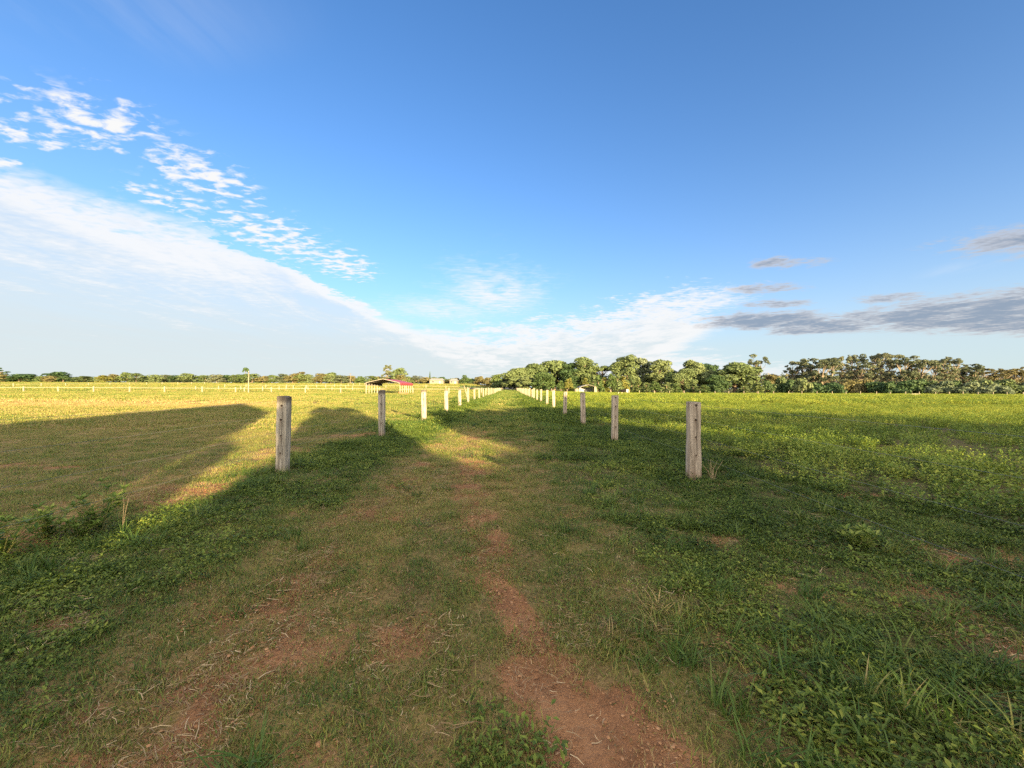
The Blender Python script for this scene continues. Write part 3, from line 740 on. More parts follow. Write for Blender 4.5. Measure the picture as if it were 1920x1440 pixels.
line_fence((-62, 90), (-70, 185), 7.5, 1.25, .22, lambda i: '%s small pale post of the dividing fence right of the tall pole' % nth(i), 'posts of the dividing fence')
line_fence((-88, 108), (-44, 108), 5.6, 1.2, .20, lambda i: '%s tiny pale post from the left in the low fence between the cross fences' % nth(i), 'posts of the low middle fence')
line_fence((12, 112), (150, 112), 4.25, 1.15, .17, lambda i: '%s tiny white post from the left along the far edge of the green crop' % nth(i), 'posts along the far edge of the crop')

# tall pole + far power pole
def pole(x, y, hgt, r0, label, arm):
    e = empty('utility_pole', (x, y, tz(x, y))); tag(e, label, 'pole')
    mb = MB(); mb.tube([(0, 0, -.4), (0, 0, hgt * .5), (.02, 0, hgt)], [r0, r0 * .85, r0 * .7], 8); mb.build('pole_shaft', M['post_far'], e, True)
    if arm:
        mb = MB(); mb.box((0, .1, hgt - .5), (1.8, .12, .12)); mb.build('crossarm', M['bark'], e)
        for k in (-.75, .75):
            mb = MB(); mb.tube([(k, .1, hgt - .44), (k, .1, hgt - .25)], [.05, .03], 6); mb.build('insulator', M['bark'], e)
    else:
        mb = MB(); mb.tube([(0, 0, hgt), (0, 0, hgt + .12)], [r0 * .8, r0 * .3], 8); mb.build('pole_cap', M['gate'], e, True)
pole(-56.3, 82.9, 4.6, .13, 'tall pale timber pole standing in the cross fence of the left paddock', False)
pole(-104, 250, 7.0, .16, 'thin pale power pole among the far trees left of the red shelter', True)

# ------------------------------------------------------------------ red roofed shelter
def shelter(name, label, ox, oy, Wd, Ln, eave, ridge, roofm, panels, rail, skirt):
    e = empty(name, (ox, oy, tz(ox, oy))); tag(e, label, 'shelter')
    hw = Wd / 2
    prof = [(-hw - .02, eave - skirt), (-hw, eave - .08), (-hw + .25, eave + .10), (0, ridge), (hw - .25, eave + .10), (hw, eave - .08), (hw + .02, eave - skirt)]
    mb = MB(); th = .05
    V = []
    for yy in (-.15, Ln + .15):
        for (a, b) in prof: V.append((a, yy, b))
        for (a, b) in prof: V.append((a * .985, yy, b - th))
    n = len(prof); F = []
    for k in range(n - 1):
        F.append((k, k + 1, 2 * n + k + 1, 2 * n + k)); F.append((n + k, 3 * n + k, 3 * n + k + 1, n + k + 1))
        F.append((k, n + k, n + k + 1, k + 1)); F.append((2 * n + k, 2 * n + k + 1, 3 * n + k + 1, 3 * n + k))
    F.append((0, 2 * n, 3 * n, n)); F.append((n - 1, 2 * n - 1, 4 * n - 1, 3 * n - 1))
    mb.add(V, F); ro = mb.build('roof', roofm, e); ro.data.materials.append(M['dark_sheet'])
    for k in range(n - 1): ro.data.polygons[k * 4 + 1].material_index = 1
    nb = panels
    for s in (-1, 1):
        for k in range(nb):
            yy = .05 + (Ln - .1) * k / (nb - 1)
            mb = MB(); mb.box((s * (hw - .10), yy, (eave - .15) / 2 - .05), (.08, .08, eave - .05)); mb.build('leg', M['white_steel'], e)
        if rail:
            for zz in (.95, eave - skirt - .1):
                mb = MB(); mb.box((s * (hw - .18), Ln / 2, zz), (.05, Ln - .2, .09)); mb.build('side_rail', M['white_steel'], e)
            mb = MB(); mb.box((s * (hw - .16), Ln / 2, .05), (.07, Ln - .05, .08)); mb.build('base_rail', M['white_steel'], e)
    for yy in (-.17, Ln + .17):
        mb = MB(); a = prof[1:-1]
        mb.tube([(p[0] * .98, yy, p[1] - .03) for p in a], [.045] * len(a), 6); mb.build('gable_tube', M['white_steel'], e, True)
    for k in range(1, nb - 1, 2):
        yy = .05 + (Ln - .1) * k / (nb - 1)
        mb = MB(); a = prof[2:-2]; mb.tube([(p[0] * .95, yy, p[1] - .13) for p in a], [.05] * len(a), 6); mb.build('rafter', M['white_steel'], e, True)
    return e
shelter('field_shelter', 'open sided shelter with a red gabled roof and white steel legs in the left paddock', -24.8, 75, 6.8, 9.4, 2.22, 3.02, M['red_roof'], 7, True, .42)
# red trough beside it
e = empty('feed_trough', (-20.9, 75.3, tz(-20.9, 75.3)), .25); tag(e, 'low rusty red trough lying at the front leg of the red roofed shelter', 'trough')
mb = MB()
V = []
for (hx, hy, z) in ((.75, .25, 0), (.95, .38, .42), (.86, .30, .40), (.66, .2, .08)):
    V += [(-hx, -hy, z), (hx, -hy, z), (hx, hy, z), (-hx, hy, z)]
F = [(3, 2, 1, 0), (12, 13, 14, 15)]
for l in range(3):
    for k in range(4): F.append((l * 4 + k, l * 4 + (k + 1) % 4, l * 4 + 4 + (k + 1) % 4, l * 4 + 4 + k))
mb.add(V, F); mb.build('basin', M['rust'], e)
for k in (-.5, .5):
    mb = MB(); mb.box((k, 0, -.06), (.1, .5, .12)); mb.build('skid', M['rust'], e)
# small shelter on the right
sh = shelter('carport', 'small pale roofed carport with a dark interior in front of the right-hand trees', 24.6, 121, 5.1, 5.2, 1.95, 2.65, M['white_roof'], 3, False, .2)
mb = MB(); mb.box((2.38, 2.6, .95), (.05, 4.9, 1.9)); mb.build('side_panel', M['cream'], sh)
mb = MB(); mb.box((2.1, -.05, .95), (.55, .05, 1.9)); mb.build('front_panel', M['cream'], sh)
mb = MB(); mb.box((0, 4.6, .9), (4.2, .05, 1.8)); mb.build('back_panel', M['grey_roof'], sh)
e = empty('water_tank', (20.9, 121.5, tz(20.9, 121.5))); tag(e, 'low cream tank standing against the left side of the small carport', 'tank')
mb = MB(); mb.tube([(0, 0, 0), (0, 0, .1), (0, 0, 1.15), (0, 0, 1.25)], [.62, .66, .66, .56], 16); mb.build('tank_body', M['cream'], e)
mb = MB(); mb.tube([(0, 0, 1.25), (0, 0, 1.33)], [.2, .18], 12); mb.build('lid', M['cream'], e)
e = empty('water_trough', (112, 106, tz(112, 106))); tag(e, 'low white trough at the far edge of the green crop', 'trough')
mb = MB(); mb.box((0, 0, .3), (2.2, .7, .35)); mb.build('basin', M['white_steel'], e)
mb = MB(); mb.box((0, 0, .50), (2.3, .8, .05)); mb.build('rim', M['white_steel'], e)
# gate at the lane's end
e = empty('farm_gate', (-.4, 207, tz(-.4, 207))); tag(e, 'pale metal bar gate across the shaded far end of the lane', 'gate')
for zz in (.35, .7, 1.0, 1.3):
    mb = MB(); mb.tube([(-2.3, 0, zz), (2.3, 0, zz)], [.045, .045], 6); mb.build('bar', M['gate'], e)
for xx in (-2.3, 0, 2.3):
    mb = MB(); mb.tube([(xx, -.06, .2), (xx, -.06, 1.38)], [.05, .05], 6); mb.build('upright', M['gate'], e)

# ------------------------------------------------------------------ far houses
def house(x, y, L, D, Hh, label, rz, roofm):
    e = empty('farmhouse', (x, y, tz(x, y)), rz); tag(e, label, 'house')
    mb = MB(); mb.box((0, 0, Hh / 2 - .3), (L, D, Hh + .6)); wl = mb.build('wall', M['cream'], e)
    mb = MB(); a, b = L / 2 + .5, D / 2 + .6
    V = [(-a, -b, Hh - .1), (a, -b, Hh - .1), (a, b, Hh - .1), (-a, b, Hh - .1), (-a + 1.2, 0, Hh + 1.2), (a - 1.2, 0, Hh + 1.2)]
    mb.add(V, [(0, 3, 2, 1), (0, 1, 5, 4), (2, 3, 4, 5), (1, 2, 5), (3, 0, 4)]); mb.build('roof', roofm, e)
    nw = max(2, int(L / 3.2))
    for k in range(nw):
        xx = -L / 2 + L * (k + .5) / nw
        if k == nw // 2:
            mb = MB(); mb.box((xx, -D / 2 - .02, 1.0), (.95, .06, 2.0)); mb.build('door', M['grey_roof'], e)
        else:
            mb = MB(); mb.box((xx, -D / 2 - .02, 1.45), (1.3, .05, 1.1)); f_ = mb.build('window', M['white_steel'], e)
            mb = MB(); mb.box((xx, -D / 2 - .05, 1.45), (1.15, .03, .95)); mb.build('pane', M['glass'], f_)
house(-46.5, 244, 8.4, 6, 2.5, 'long cream house, left one of the two pale houses before the far trees', .05, M['white_roof'])
house(-36.0, 246, 4.6, 5, 2.3, 'short cream house, right one of the two pale houses before the far trees', -.05, M['white_roof'])

# ------------------------------------------------------------------ cow
def cow():
    e = empty('cow', (24.2, 81.5, tz(24.2, 81.5)), R(143)); tag(e, 'black and white cow grazing in the far part of the green crop', 'cow')
    sc = .92
    pts = {'hip': (-.70, 0, 1.13, .27, .30), 'belly': (-.1, 0, 1.02, .32, .40), 'chest': (.55, 0, 1.02, .27, .36), 'neck': (.95, 0, .98, .17, .22), 'poll': (1.28, 0, .72, .13, .15), 'head': (1.42, 0, .50, .10, .11), 'muz': (1.52, 0, .30, .08, .08),
           'tail0': (-1.0, 0, 1.22, .05, .05), 'tail1': (-1.10, 0, .9, .03, .03), 'tail2': (-1.1, .02, .5, .045, .045)}
    ed = [('hip', 'belly'), ('belly', 'chest'), ('chest', 'neck'), ('neck', 'poll'), ('poll', 'head'), ('head', 'muz'), ('hip', 'tail0'), ('tail0', 'tail1'), ('tail1', 'tail2')]
    for s, n in ((-1, 'l'), (1, 'r')):
        dx = .06 * s
        pts['st' + n] = (-.62 + dx, .17 * s, .78, .15, .17); pts['ho' + n] = (-.86 + dx, .19 * s, .50, .075, .08); pts['hs' + n] = (-.82 + dx, .19 * s, .25, .05, .05); pts['hf' + n] = (-.78 + dx, .19 * s, .03, .065, .06)
        ed += [('hip', 'st' + n), ('st' + n, 'ho' + n), ('ho' + n, 'hs' + n), ('hs' + n, 'hf' + n)]
        pts['sh' + n] = (.55 - dx, .18 * s, .72, .12, .13); pts['kn' + n] = (.57 - dx, .18 * s, .42, .065, .065); pts['fc' + n] = (.56 - dx, .18 * s, .2, .045, .045); pts['ff' + n] = (.60 - dx, .18 * s, .03, .06, .06)
        ed += [('chest', 'sh' + n), ('sh' + n, 'kn' + n), ('kn' + n, 'fc' + n), ('fc' + n, 'ff' + n)]
        pts['e0' + n] = (1.26, .13 * s, .78, .04, .03); pts['e1' + n] = (1.24, .28 * s, .77, .05, .02)
        ed += [('poll', 'e0' + n), ('e0' + n, 'e1' + n)]
    names = list(pts); me = bpy.data.meshes.new('body')
    me.from_pydata([tuple(c * sc for c in pts[k][:3]) for k in names], [(names.index(a), names.index(b)) for a, b in ed], [])
    o = link(bpy.data.objects.new('body', me), e)
    md = o.modifiers.new('skin', 'SKIN')
    for i, k in enumerate(names):
        me.skin_vertices[0].data[i].radius = (pts[k][3] * sc, pts[k][4] * sc)
        me.skin_vertices[0].data[i].use_root = (k == 'hip')
    sub = o.modifiers.new('sub', 'SUBSURF'); sub.levels = 2; sub.render_levels = 2
    m, t, out = newmat('cow_hide'); oc = t.node('ShaderNodeTexCoord').outputs['Object']
    s_ = t.node('ShaderNodeSeparateXYZ'); t.l.new(oc, s_.inputs[0])
    f = t.m('ADD', s_.outputs[0], t.m('MULTIPLY', t.m('SUBTRACT', t.noise(oc, 2.2, 3), .5), .7))
    blk = t.ss(-.58, -.50, f)
    leg = t.ss(.62, .45, s_.outputs[2])
    c = t.mix(blk, (.50, .47, .42), (.014, .012, .012)); c = t.mix(t.m('MULTIPLY', leg, t.ss(.1, .3, s_.outputs[0])), c, (.65, .6, .5))
    c = t.mix(t.m('MULTIPLY', leg, t.ss(.1, -.3, s_.outputs[0])), c, (.02, .02, .02))
    principled(t, out, c, .8); me.materials.append(m)
    md.use_smooth_shade = True
cow()

# ------------------------------------------------------------------ trees
def crown_cards(r, clumps, n, size, squash=.8, outward=.9):
    """many leaf-clump cards spread through ellipsoidal clumps (cx,cy,cz,rx,rz)"""
    wts = np.array([c[3] ** 2 for c in clumps]); wts = wts / wts.sum()
    k = r.choice(len(clumps), n, p=wts); C = np.array(clumps)[k]
    d = r.normal(size=(n, 3)); d /= np.linalg.norm(d, axis=1)[:, None]
    d[:, 2] = np.where((d[:, 2] < -.3) & (r.uniform(size=n) < .6), -d[:, 2], d[:, 2])
    rad_ = r.uniform(.55, 1.08, n) ** .6
    p = C[:, :3] + d * rad_[:, None] * np.stack([C[:, 3], C[:, 3], C[:, 4]], 1)
    nrm = d * outward + r.normal(size=(n, 3)) * .55; nrm /= np.linalg.norm(nrm, axis=1)[:, None]
    u = np.cross(nrm, r.normal(size=(n, 3))); u /= np.linalg.norm(u, axis=1)[:, None]; v = np.cross(nrm, u)
    s = size * r.uniform(.55, 1.3, n)[:, None]
    u = u * s; v = v * s * .62
    bend = nrm * s * r.uniform(-.15, .3, n)[:, None]
    return np.stack([p - u, p - v * .9 + bend, p + u, p + v * .9 + bend], 1)
def tree_meshes(kind, seed, H, W, n, size):
    r = np.random.default_rng(seed); mbC = MB(); mbT = MB(); cl = []
    hw = W / 2
    def limb(p0, p1, r0, r1):
        mid = [(p0[i] + p1[i]) / 2 + r.normal() * .04 * H for i in range(3)]
        mbT.tube([p0, mid, p1], [r0, (r0 + r1) / 2, r1], 5, False)
    tr = H * .018 + .06
    if kind == 'round':
        mbT.tube([(0, 0, -.4), (r.normal() * .1, r.normal() * .1, H * .35), (0, 0, H * .7)], [tr * 1.4, tr, tr * .4], 7)
        for i in range(int(26)):
            a = r.uniform(0, 6.283); f = r.uniform(.10, .93)
            env = math.sin(math.pi * min(1, max(.05, f * .92 + .06)) ** .8) ** .6
            q = hw * env * r.uniform(.45, .85); rc = hw * r.uniform(.22, .40)
            cl.append((q * math.cos(a), q * math.sin(a), H * f, rc, rc * .8))
            if i % 3 == 0: limb((0, 0, H * f * .6), (q * math.cos(a) * .8, q * math.sin(a) * .8, H * f), tr * .5, tr * .15)
        cl.append((0, 0, H * .55, hw * .62, H * .32)); cl.append((r.normal() * .1 * hw, 0, H * .88, hw * .4, H * .11))
    elif kind == 'tall':
        mbT.tube([(0, 0, -.4), (r.normal() * .2, 0, H * .4), (r.normal() * .3, 0, H * .8)], [tr * 1.3, tr, tr * .3], 7)
        for i in range(30):
            a = r.uniform(0, 6.283); f = r.uniform(.08, .94); env = (1 - abs(f - .5) ** 2.2 * 3.0)
            q = hw * max(.2, env) * r.uniform(.4, .85); rc = hw * r.uniform(.25, .42)
            cl.append((q * math.cos(a), q * math.sin(a), H * f, rc, rc * 1.0))
            if i % 3 == 0: limb((0, 0, H * f * .7), (q * math.cos(a) * .8, q * math.sin(a) * .8, H * f), tr * .5, tr * .15)
        cl.append((0, 0, H * .5, hw * .5, H * .38)); cl.append((0, 0, H * .9, hw * .4, H * .1))
    elif kind == 'euc':
        nl = 5
        mbT.tube([(0, 0, -.4), (r.normal() * .25, r.normal() * .2, H * .35), (r.normal() * .4, r.normal() * .3, H * .72)], [tr * 1.1, tr * .85, tr * .35], 7)
        for i in range(26):
            a = r.uniform(0, 6.283); f = r.uniform(.34, .97); q = hw * r.uniform(.15, .95) * (1 - .35 * max(0, f - .7) / .3)
            rc = hw * r.uniform(.12, .25); p = (q * math.cos(a), q * math.sin(a), H * f)
            cl.append((*p, rc, rc * .9)); limb((0, 0, H * max(.25, f - .32)), p, tr * .32, tr * .1)
            for k in range(2):
                cl.append((p[0] + r.normal() * rc * .8, p[1] + r.normal() * rc * .8, p[2] + r.normal() * rc * .6, rc * .55, rc * .42))
    elif kind == 'umbrella':
        mbT.tube([(0, 0, -.4), (.3, 0, H * .4), (r.normal() * .3, 0, H * .78)], [tr * 1.2, tr, tr * .5], 7)
        for i in range(18):
            a = r.uniform(0, 6.283); q = hw * math.sqrt(r.uniform(0, .9)); rc = hw * r.uniform(.2, .34); p = (q * math.cos(a), q * math.sin(a), H * (.90 - .13 * (q / hw) ** 2 + r.normal() * .02))
            cl.append((*p, rc, rc * .45)); limb((0, 0, H * .6), p, tr * .4, tr * .1)
    elif kind == 'pine':
        mbT.tube([(0, 0, -.4), (0, 0, H * .5), (0, 0, H)], [tr, tr * .7, tr * .15], 6)
        for i in range(11):
            f = .2 + .78 * i / 10
            for k in range(5):
                a = k * 1.257 + i; q = hw * (1.05 - f) * .8
                cl.append((q * math.cos(a), q * math.sin(a), H * f, hw * .22 * (1.25 - f), hw * .12))
    elif kind == 'palm':
        mbT.tube([(0, 0, -.4), (.1, 0, H * .5), (0, 0, H * .86)], [tr, tr * .8, tr * .7], 6)
        for k in range(14):
            a = k * 2.4; up = r.uniform(-.1, .8)
            for j in range(4):
                f = (j + 1) / 4; q = hw * f
                cl.append((q * math.cos(a), q * math.sin(a), H * .86 + hw * (up * f - .55 * f * f), hw * .13, hw * .08))
    elif kind == 'bush':
        mbT.tube([(0, 0, -.2), (.05, 0, H * .3), (0, .05, H * .6)], [tr * .8, tr * .6, tr * .2], 5)
        for i in range(15):
            a = r.uniform(0, 6.283); f = r.uniform(.15, .85); q = hw * math.sqrt(r.uniform()) * (1 - .5 * f) * .95; rc = hw * r.uniform(.22, .38)
            cl.append((q * math.cos(a), q * math.sin(a), H * f, rc, min(rc * .8, H * .22)))
            if i % 4 == 0: limb((0, 0, H * .1), (q * math.cos(a) * .7, q * math.sin(a) * .7, H * f), tr * .4, tr * .1)
        cl.append((0, 0, H * .4, hw * .6, H * .35))
    elif kind == 'spire':
        mbT.tube([(0, 0, -.3), (.05, 0, H * .5), (0, 0, H * .95)], [tr, tr * .7, tr * .15], 6)
        for i in range(22):
            f = r.uniform(.06, .97); a = r.uniform(0, 6.283); q = hw * (1.05 - f) ** .7 * .7; rc = hw * (.25 + .3 * (1 - f))
            cl.append((q * math.cos(a), q * math.sin(a), H * f, rc, rc * 1.2))
            if i % 4 == 0: limb((0, 0, H * f * .8), (q * math.cos(a), q * math.sin(a), H * f), tr * .35, tr * .1)
    mbC.quads(crown_cards(r, cl, n, size))
    return mbC, mbT
TREE_LIB = {}
def tree(x, y, H, W, kind, crown, bark, label, catg='tree', name='tree', n=2600, size=.42, group=None, var=0, dz=0.0, rz=None):
    key = (kind, crown, bark, var, n)
    if key not in TREE_LIB:
        H0, W0 = {'round': (10, 9), 'tall': (14, 8), 'euc': (16, 8), 'umbrella': (12, 9), 'pine': (12, 4.5), 'palm': (8, 4), 'bush': (3.2, 5), 'spire': (6, 3)}[kind]
        c, tr = tree_meshes(kind, 1000 + len(TREE_LIB) * 7 + var, H0, W0, n, size)
        TREE_LIB[key] = (c.mesh('crown', M[crown]), tr.mesh('trunk', M[bark], True), H0, W0)
    cm, tm, H0, W0 = TREE_LIB[key]
    e = empty(name, (x, y, tz(x, y) + dz - .05), rnd.uniform(0, 6.28) if rz is None else rz); e.scale = (W / W0, W / W0, H / H0)
    tag(e, label, catg, group)
    link(bpy.data.objects.new('crown', cm), e); link(bpy.data.objects.new('trunk', tm), e)
    return e
def at_px(px, d): return (px - 957) / 721 * d
def h_px(py, px, d):         # height above the local ground of something whose top shows at row py
    hz = 727 + .004 * (px - 957)
    return CAMH + (hz - py) / 721 * d - tz(at_px(px, d), d)
def ptree(px, top, wpx, d, kind, crown, label, bark='bark', catg='tree', **kw):
    return tree(at_px(px, d), d, max(.6, h_px(top, px, d)), wpx / 721 * d, kind, crown, bark, label, catg, name=kw.pop('name', 'tree'), **kw)
GRT = 'big trees behind the right-hand field'
RT = [  # px, top, width px, depth, kind, crown, variant, label
 (972, 690, 56, 172, 'round', 'olive', 0, 'olive-crowned spreading tree overhanging the far end of the lane'),
 (953, 704, 26, 226, 'round', 'deep', 1, 'shade-coloured dark tree closing the shaded far end of the lane behind the gate'),
 (961, 708, 24, 232, 'round', 'deep', 2, 'shade-coloured tree behind the gate at the lane end, right of the other dark one'),
 (1000, 682, 52, 178, 'round', 'olive', 1, 'broad olive tree, second to the right of the end of the lane'),
 (1040, 675, 66, 182, 'round', 'olive', 2, 'wide domed olive tree rising behind the dark green one beside the lane end'),
 (1018, 697, 40, 158, 'round', 'green', 0, 'deep green rounded tree standing in front of the olive trees near the lane end'),
 (985, 706, 30, 162, 'round', 'olive', 3, 'small olive tree with drooping boughs right beside the lane end'),
 (1070, 682, 42, 176, 'tall', 'dark_green', 0, 'shadowy dark tree directly behind the small carport'),
 (1094, 669, 46, 174, 'tall', 'olive', 1, 'tall olive tree right above the small carport, first tall crown from the lane'),
 (1130, 683, 44, 178, 'umbrella', 'olive', 0, 'flat-topped umbrella-shaped tree between two taller crowns behind the cow'),
 (1113, 690, 38, 182, 'tall', 'dark_green', 1, 'dark tree under the flat-topped umbrella-shaped tree'),
 (1174, 668, 46, 172, 'tall', 'olive', 2, 'tall olive tree behind the cow, left one of the three tallest together'),
 (1206, 672, 36, 176, 'tall', 'greyleaf', 0, 'tall grey-green tree with pale limbs, middle one of three tall trees behind the cow'),
 (1238, 674, 48, 168, 'tall', 'olive', 3, 'broad column-shaped olive tree, right one of three tall trees behind the cow'),
 (1262, 694, 34, 182, 'tall', 'dark_green', 2, 'dark tree filling the dip right of the three tall olive trees'),
 (1301, 676, 52, 174, 'round', 'olive', 4, 'rounded olive tree above the nearest right-hand fence post'),
 (1281, 691, 42, 160, 'round', 'olive', 5, 'lower bushy olive tree in front and left of the one above the nearest right post'),
 (1332, 684, 44, 180, 'round', 'dark_green', 3, 'dusky round tree between two brighter olive trees right of the nearest right post'),
 (1378, 682, 74, 164, 'round', 'olive', 6, 'very wide dense olive dome of a tree left of the lone open-crowned eucalypt'),
 (1345, 703, 36, 156, 'round', 'dark_green', 4, 'low dark tree tucked at the left foot of the very wide olive dome'),
 (1419, 662, 38, 190, 'euc', 'euc', 2, 'lone tall open-crowned eucalypt standing clear of its neighbours'),
]
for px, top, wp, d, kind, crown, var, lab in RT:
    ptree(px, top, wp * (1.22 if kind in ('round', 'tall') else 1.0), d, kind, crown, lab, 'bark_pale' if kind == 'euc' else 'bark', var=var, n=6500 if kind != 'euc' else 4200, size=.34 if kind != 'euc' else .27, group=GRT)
# eucalypt grove
GV = [(1488, 676), (1507, 673), (1524, 671), (1545, 668), (1562, 672), (1580, 667), (1601, 665), (1618, 671), (1637, 657), (1655, 663), (1672, 662), (1693, 670), (1712, 666), (1731, 668), (1755, 676), (1772, 672), (1792, 669), (1812, 676), (1832, 682)]
for i, (px, top) in enumerate(GV):
    ptree(px, top, rnd.uniform(36, 48), rnd.uniform(182, 205), 'euc', 'euc', '%s tall bare-trunked eucalypt from the left in the grove beyond the field' % nth(i), 'bark_pale', var=i % 5, n=4200, size=.27, group='eucalypts of the grove')
for i, (px, top) in enumerate([(1850, 690), (1868, 692), (1888, 689), (1908, 691), (1930, 688), (1956, 690)]):
    ptree(px, top, 40, 225, 'euc', 'brown', '%s lower brownish eucalypt trailing off to the right of the tall grove' % nth(i), 'bark_pale', var=i % 3, n=3600, size=.27, group='low eucalypts right of the grove')
# understorey below the grove
US = [(1452, 703, 34, 186, 'brown'), (1468, 708, 30, 176, 'olive'), (1442, 712, 30, 158, 'dark_green'), (1480, 711, 34, 158, 'dark_green'), (1506, 709, 36, 150, 'olive'), (1528, 716, 40, 160, 'dark_green'), (1556, 716, 44, 164, 'dark_green'), (1586, 713, 44, 168, 'brown'),
      (1615, 712, 44, 166, 'brown'), (1644, 716, 40, 160, 'dark_green'), (1668, 715, 40, 150, 'dark_green'), (1692, 713, 46, 148, 'dark_green'), (1718, 712, 40, 150, 'dark_green'), (1742, 714, 40, 152, 'olive'), (1765, 712, 44, 148, 'greyleaf'), (1790, 713, 46, 150, 'dark_green'),
      (1815, 714, 44, 147, 'greyleaf'), (1842, 713, 46, 152, 'olive'), (1868, 714, 44, 148, 'greyleaf'), (1895, 712, 50, 150, 'olive'), (1925, 713, 50, 150, 'greyleaf'), (1575, 722, 26, 140, 'dark_green'), (1752, 724, 30, 142, 'greyleaf'), (1800, 725, 32, 141, 'greyleaf'), (1850, 725, 32, 140, 'greyleaf'), (1890, 724, 34, 141, 'greyleaf')]
US.sort()
ADJ = {'brown': 'brownish', 'olive': 'olive', 'dark_green': 'dark green', 'greyleaf': 'pale grey-green'}
for i, (px, top, wp, d, cr) in enumerate(US):
    ptree(px, top, wp, d, 'bush', cr, '%s %s bush from the left in the shrub belt below the eucalypt grove' % (ADJ[cr], nth(i)) if False else '%s bush, %s from the left in the belt below the grove' % (ADJ[cr], nth(i)), catg='bush', name='bush', var=i % 3, n=1700, size=.30, group='shrub belt below the grove')
# sunlit young trees in front of the big trees
YT = [(1052, 714, 20), (1066, 707, 20), (1098, 709, 18), (1112, 704, 22), (1122, 703, 22), (1134, 707, 20), (1146, 702, 24), (1158, 703, 24), (1170, 705, 22), (1184, 708, 22), (1197, 712, 24), (1212, 717, 22), (1228, 716, 26), (1250, 717, 28), (1268, 720, 24), (1300, 719, 26), (1322, 721, 24), (1395, 722, 26), (1422, 718, 30)]
for i, (px, top, wp) in enumerate(YT):
    y_ = i in (1, 2, 5, 8)
    ptree(px, top, wp, rnd.uniform(132, 146), 'spire', 'yellow' if y_ else ('olive' if i % 2 else 'green'), '%s young tree, %s in the row before the big right-hand trees' % ('yellowish' if y_ else 'green', nth(i)), name='young_tree', var=i % 3, n=1100, size=.26, group='young trees before the big trees')
# dark hedge left of the lane's end
mb = MB(); r = np.random.default_rng(5)
mb.quads(crown_cards(r, [(x, 150 + .3 * math.sin(x), tz(x, 150) + .75 + .15 * math.sin(x * 2.1), .8, .6) for x in np.arange(-19, -3.5, .8)], 1500, .22))
e = empty('hedge', (-11, 150, tz(-11, 150))); tag(e, 'low dark hedge crossing behind the far posts of the left lane fence', 'hedge')
hg = mb.build('foliage', M['dark_green'], e); hg.location = (11, -150, -tz(-11, 150))

# far tree line on the left, west to east in the picture
MARK = 'in the far tree line'
FL = []
def far(px, top, wpx, kind, crown, label, d=None, bark='bark', var=None, n=1300):
    d = d or 256
    ptree(px, top, wpx, d, kind, crown, label, bark, var=(int(px) % 4 if var is None else var), n=n, size=.55, group='far tree line beyond the left paddock')
far(6, 690, 26, 'euc', 'dark_green', 'wispy dark eucalypt at the left edge of the picture, in the far tree line', bark='bark_pale')
far(47, 701, 52, 'round', 'dark_green', 'broad dark domed tree, first rounded crown from the left in the far tree line')
far(112, 697, 46, 'round', 'dark_green', 'dark tree rising left of the yellowish tree in the far tree line', d=262)
far(199, 704, 30, 'round', 'yellow', 'yellowish round tree shining in the far tree line left of the pale pole', d=247)
far(216, 702, 26, 'round', 'brown', 'reddish brown tree just right of the yellowish one in the far tree line')
far(241, 699, 30, 'round', 'green', 'deep green rounded tree second to the right of the yellowish one')
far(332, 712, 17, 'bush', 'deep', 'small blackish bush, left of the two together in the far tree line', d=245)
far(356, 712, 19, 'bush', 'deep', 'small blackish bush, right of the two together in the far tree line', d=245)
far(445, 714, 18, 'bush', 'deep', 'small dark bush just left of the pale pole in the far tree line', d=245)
far(462, 688, 9, 'palm', 'dark_green', 'tall tufted palm rising behind the pale pole')
far(564, 697, 22, 'euc', 'brown', 'brownish open tree poking above the line between the pale pole and red shelter', d=262)
far(625, 699, 40, 'round', 'olive', 'domed olive tree above the middle of the far line left of the red shelter', d=262)
far(726, 684, 22, 'euc', 'euc', 'tallest eucalypt above the red shelter roof in the far tree line', bark='bark_pale', n=1900)
far(750, 691, 34, 'round', 'olive', 'bushy olive tree right of the tallest eucalypt above the red shelter', d=252)
far(806, 697, 5, 'pine', 'dark_green', 'thin spiky pine standing above the trees left of the cream houses', d=300)
far(871, 703, 20, 'round', 'green', 'small deep green round tree right of the two cream houses', d=248)
far(900, 706, 22, 'round', 'brown', 'pale brownish tree left of the dark round one by the lane end', d=250)
far(932, 702, 30, 'round', 'green', 'dark green round tree just left of the end of the lane', d=226)
fill = []
def seq(a, b, step, desc, tops, cols):
    px = a; k = 0
    while px < b:
        cr = cols[k % len(cols)]
        adj = {'olive': 'olive', 'green': 'green', 'dark_green': 'dark', 'brown': 'brownish', 'yellow': 'yellowish', 'euc': 'dull green'}[cr]
        top = tops + rnd.uniform(-2.5, 3)
        lab = '%s low tree, %s of those %s' % (adj, nth(k), desc)
        far(px, top, step * rnd.uniform(1.25, 1.8), 'round' if rnd.random() < .75 else 'tall', cr, lab, d=rnd.uniform(248, 262))
        px += step * rnd.uniform(.8, 1.15); k += 1
seq(-60, 185, 21, 'left of the yellowish far tree', 705, ['dark_green', 'olive', 'green', 'brown', 'dark_green'])
seq(258, 460, 19, 'between the yellowish far tree and pale pole', 702, ['olive', 'green', 'olive', 'euc', 'dark_green'])
seq(474, 700, 19, 'between pale pole and red shelter', 703, ['olive', 'brown', 'olive', 'euc', 'brown', 'green'])
seq(706, 800, 16, 'behind the red shelter', 705, ['brown', 'olive', 'euc'])
seq(800, 945, 15, 'between red shelter and lane end', 709, ['brown', 'olive', 'dark_green', 'brown'])

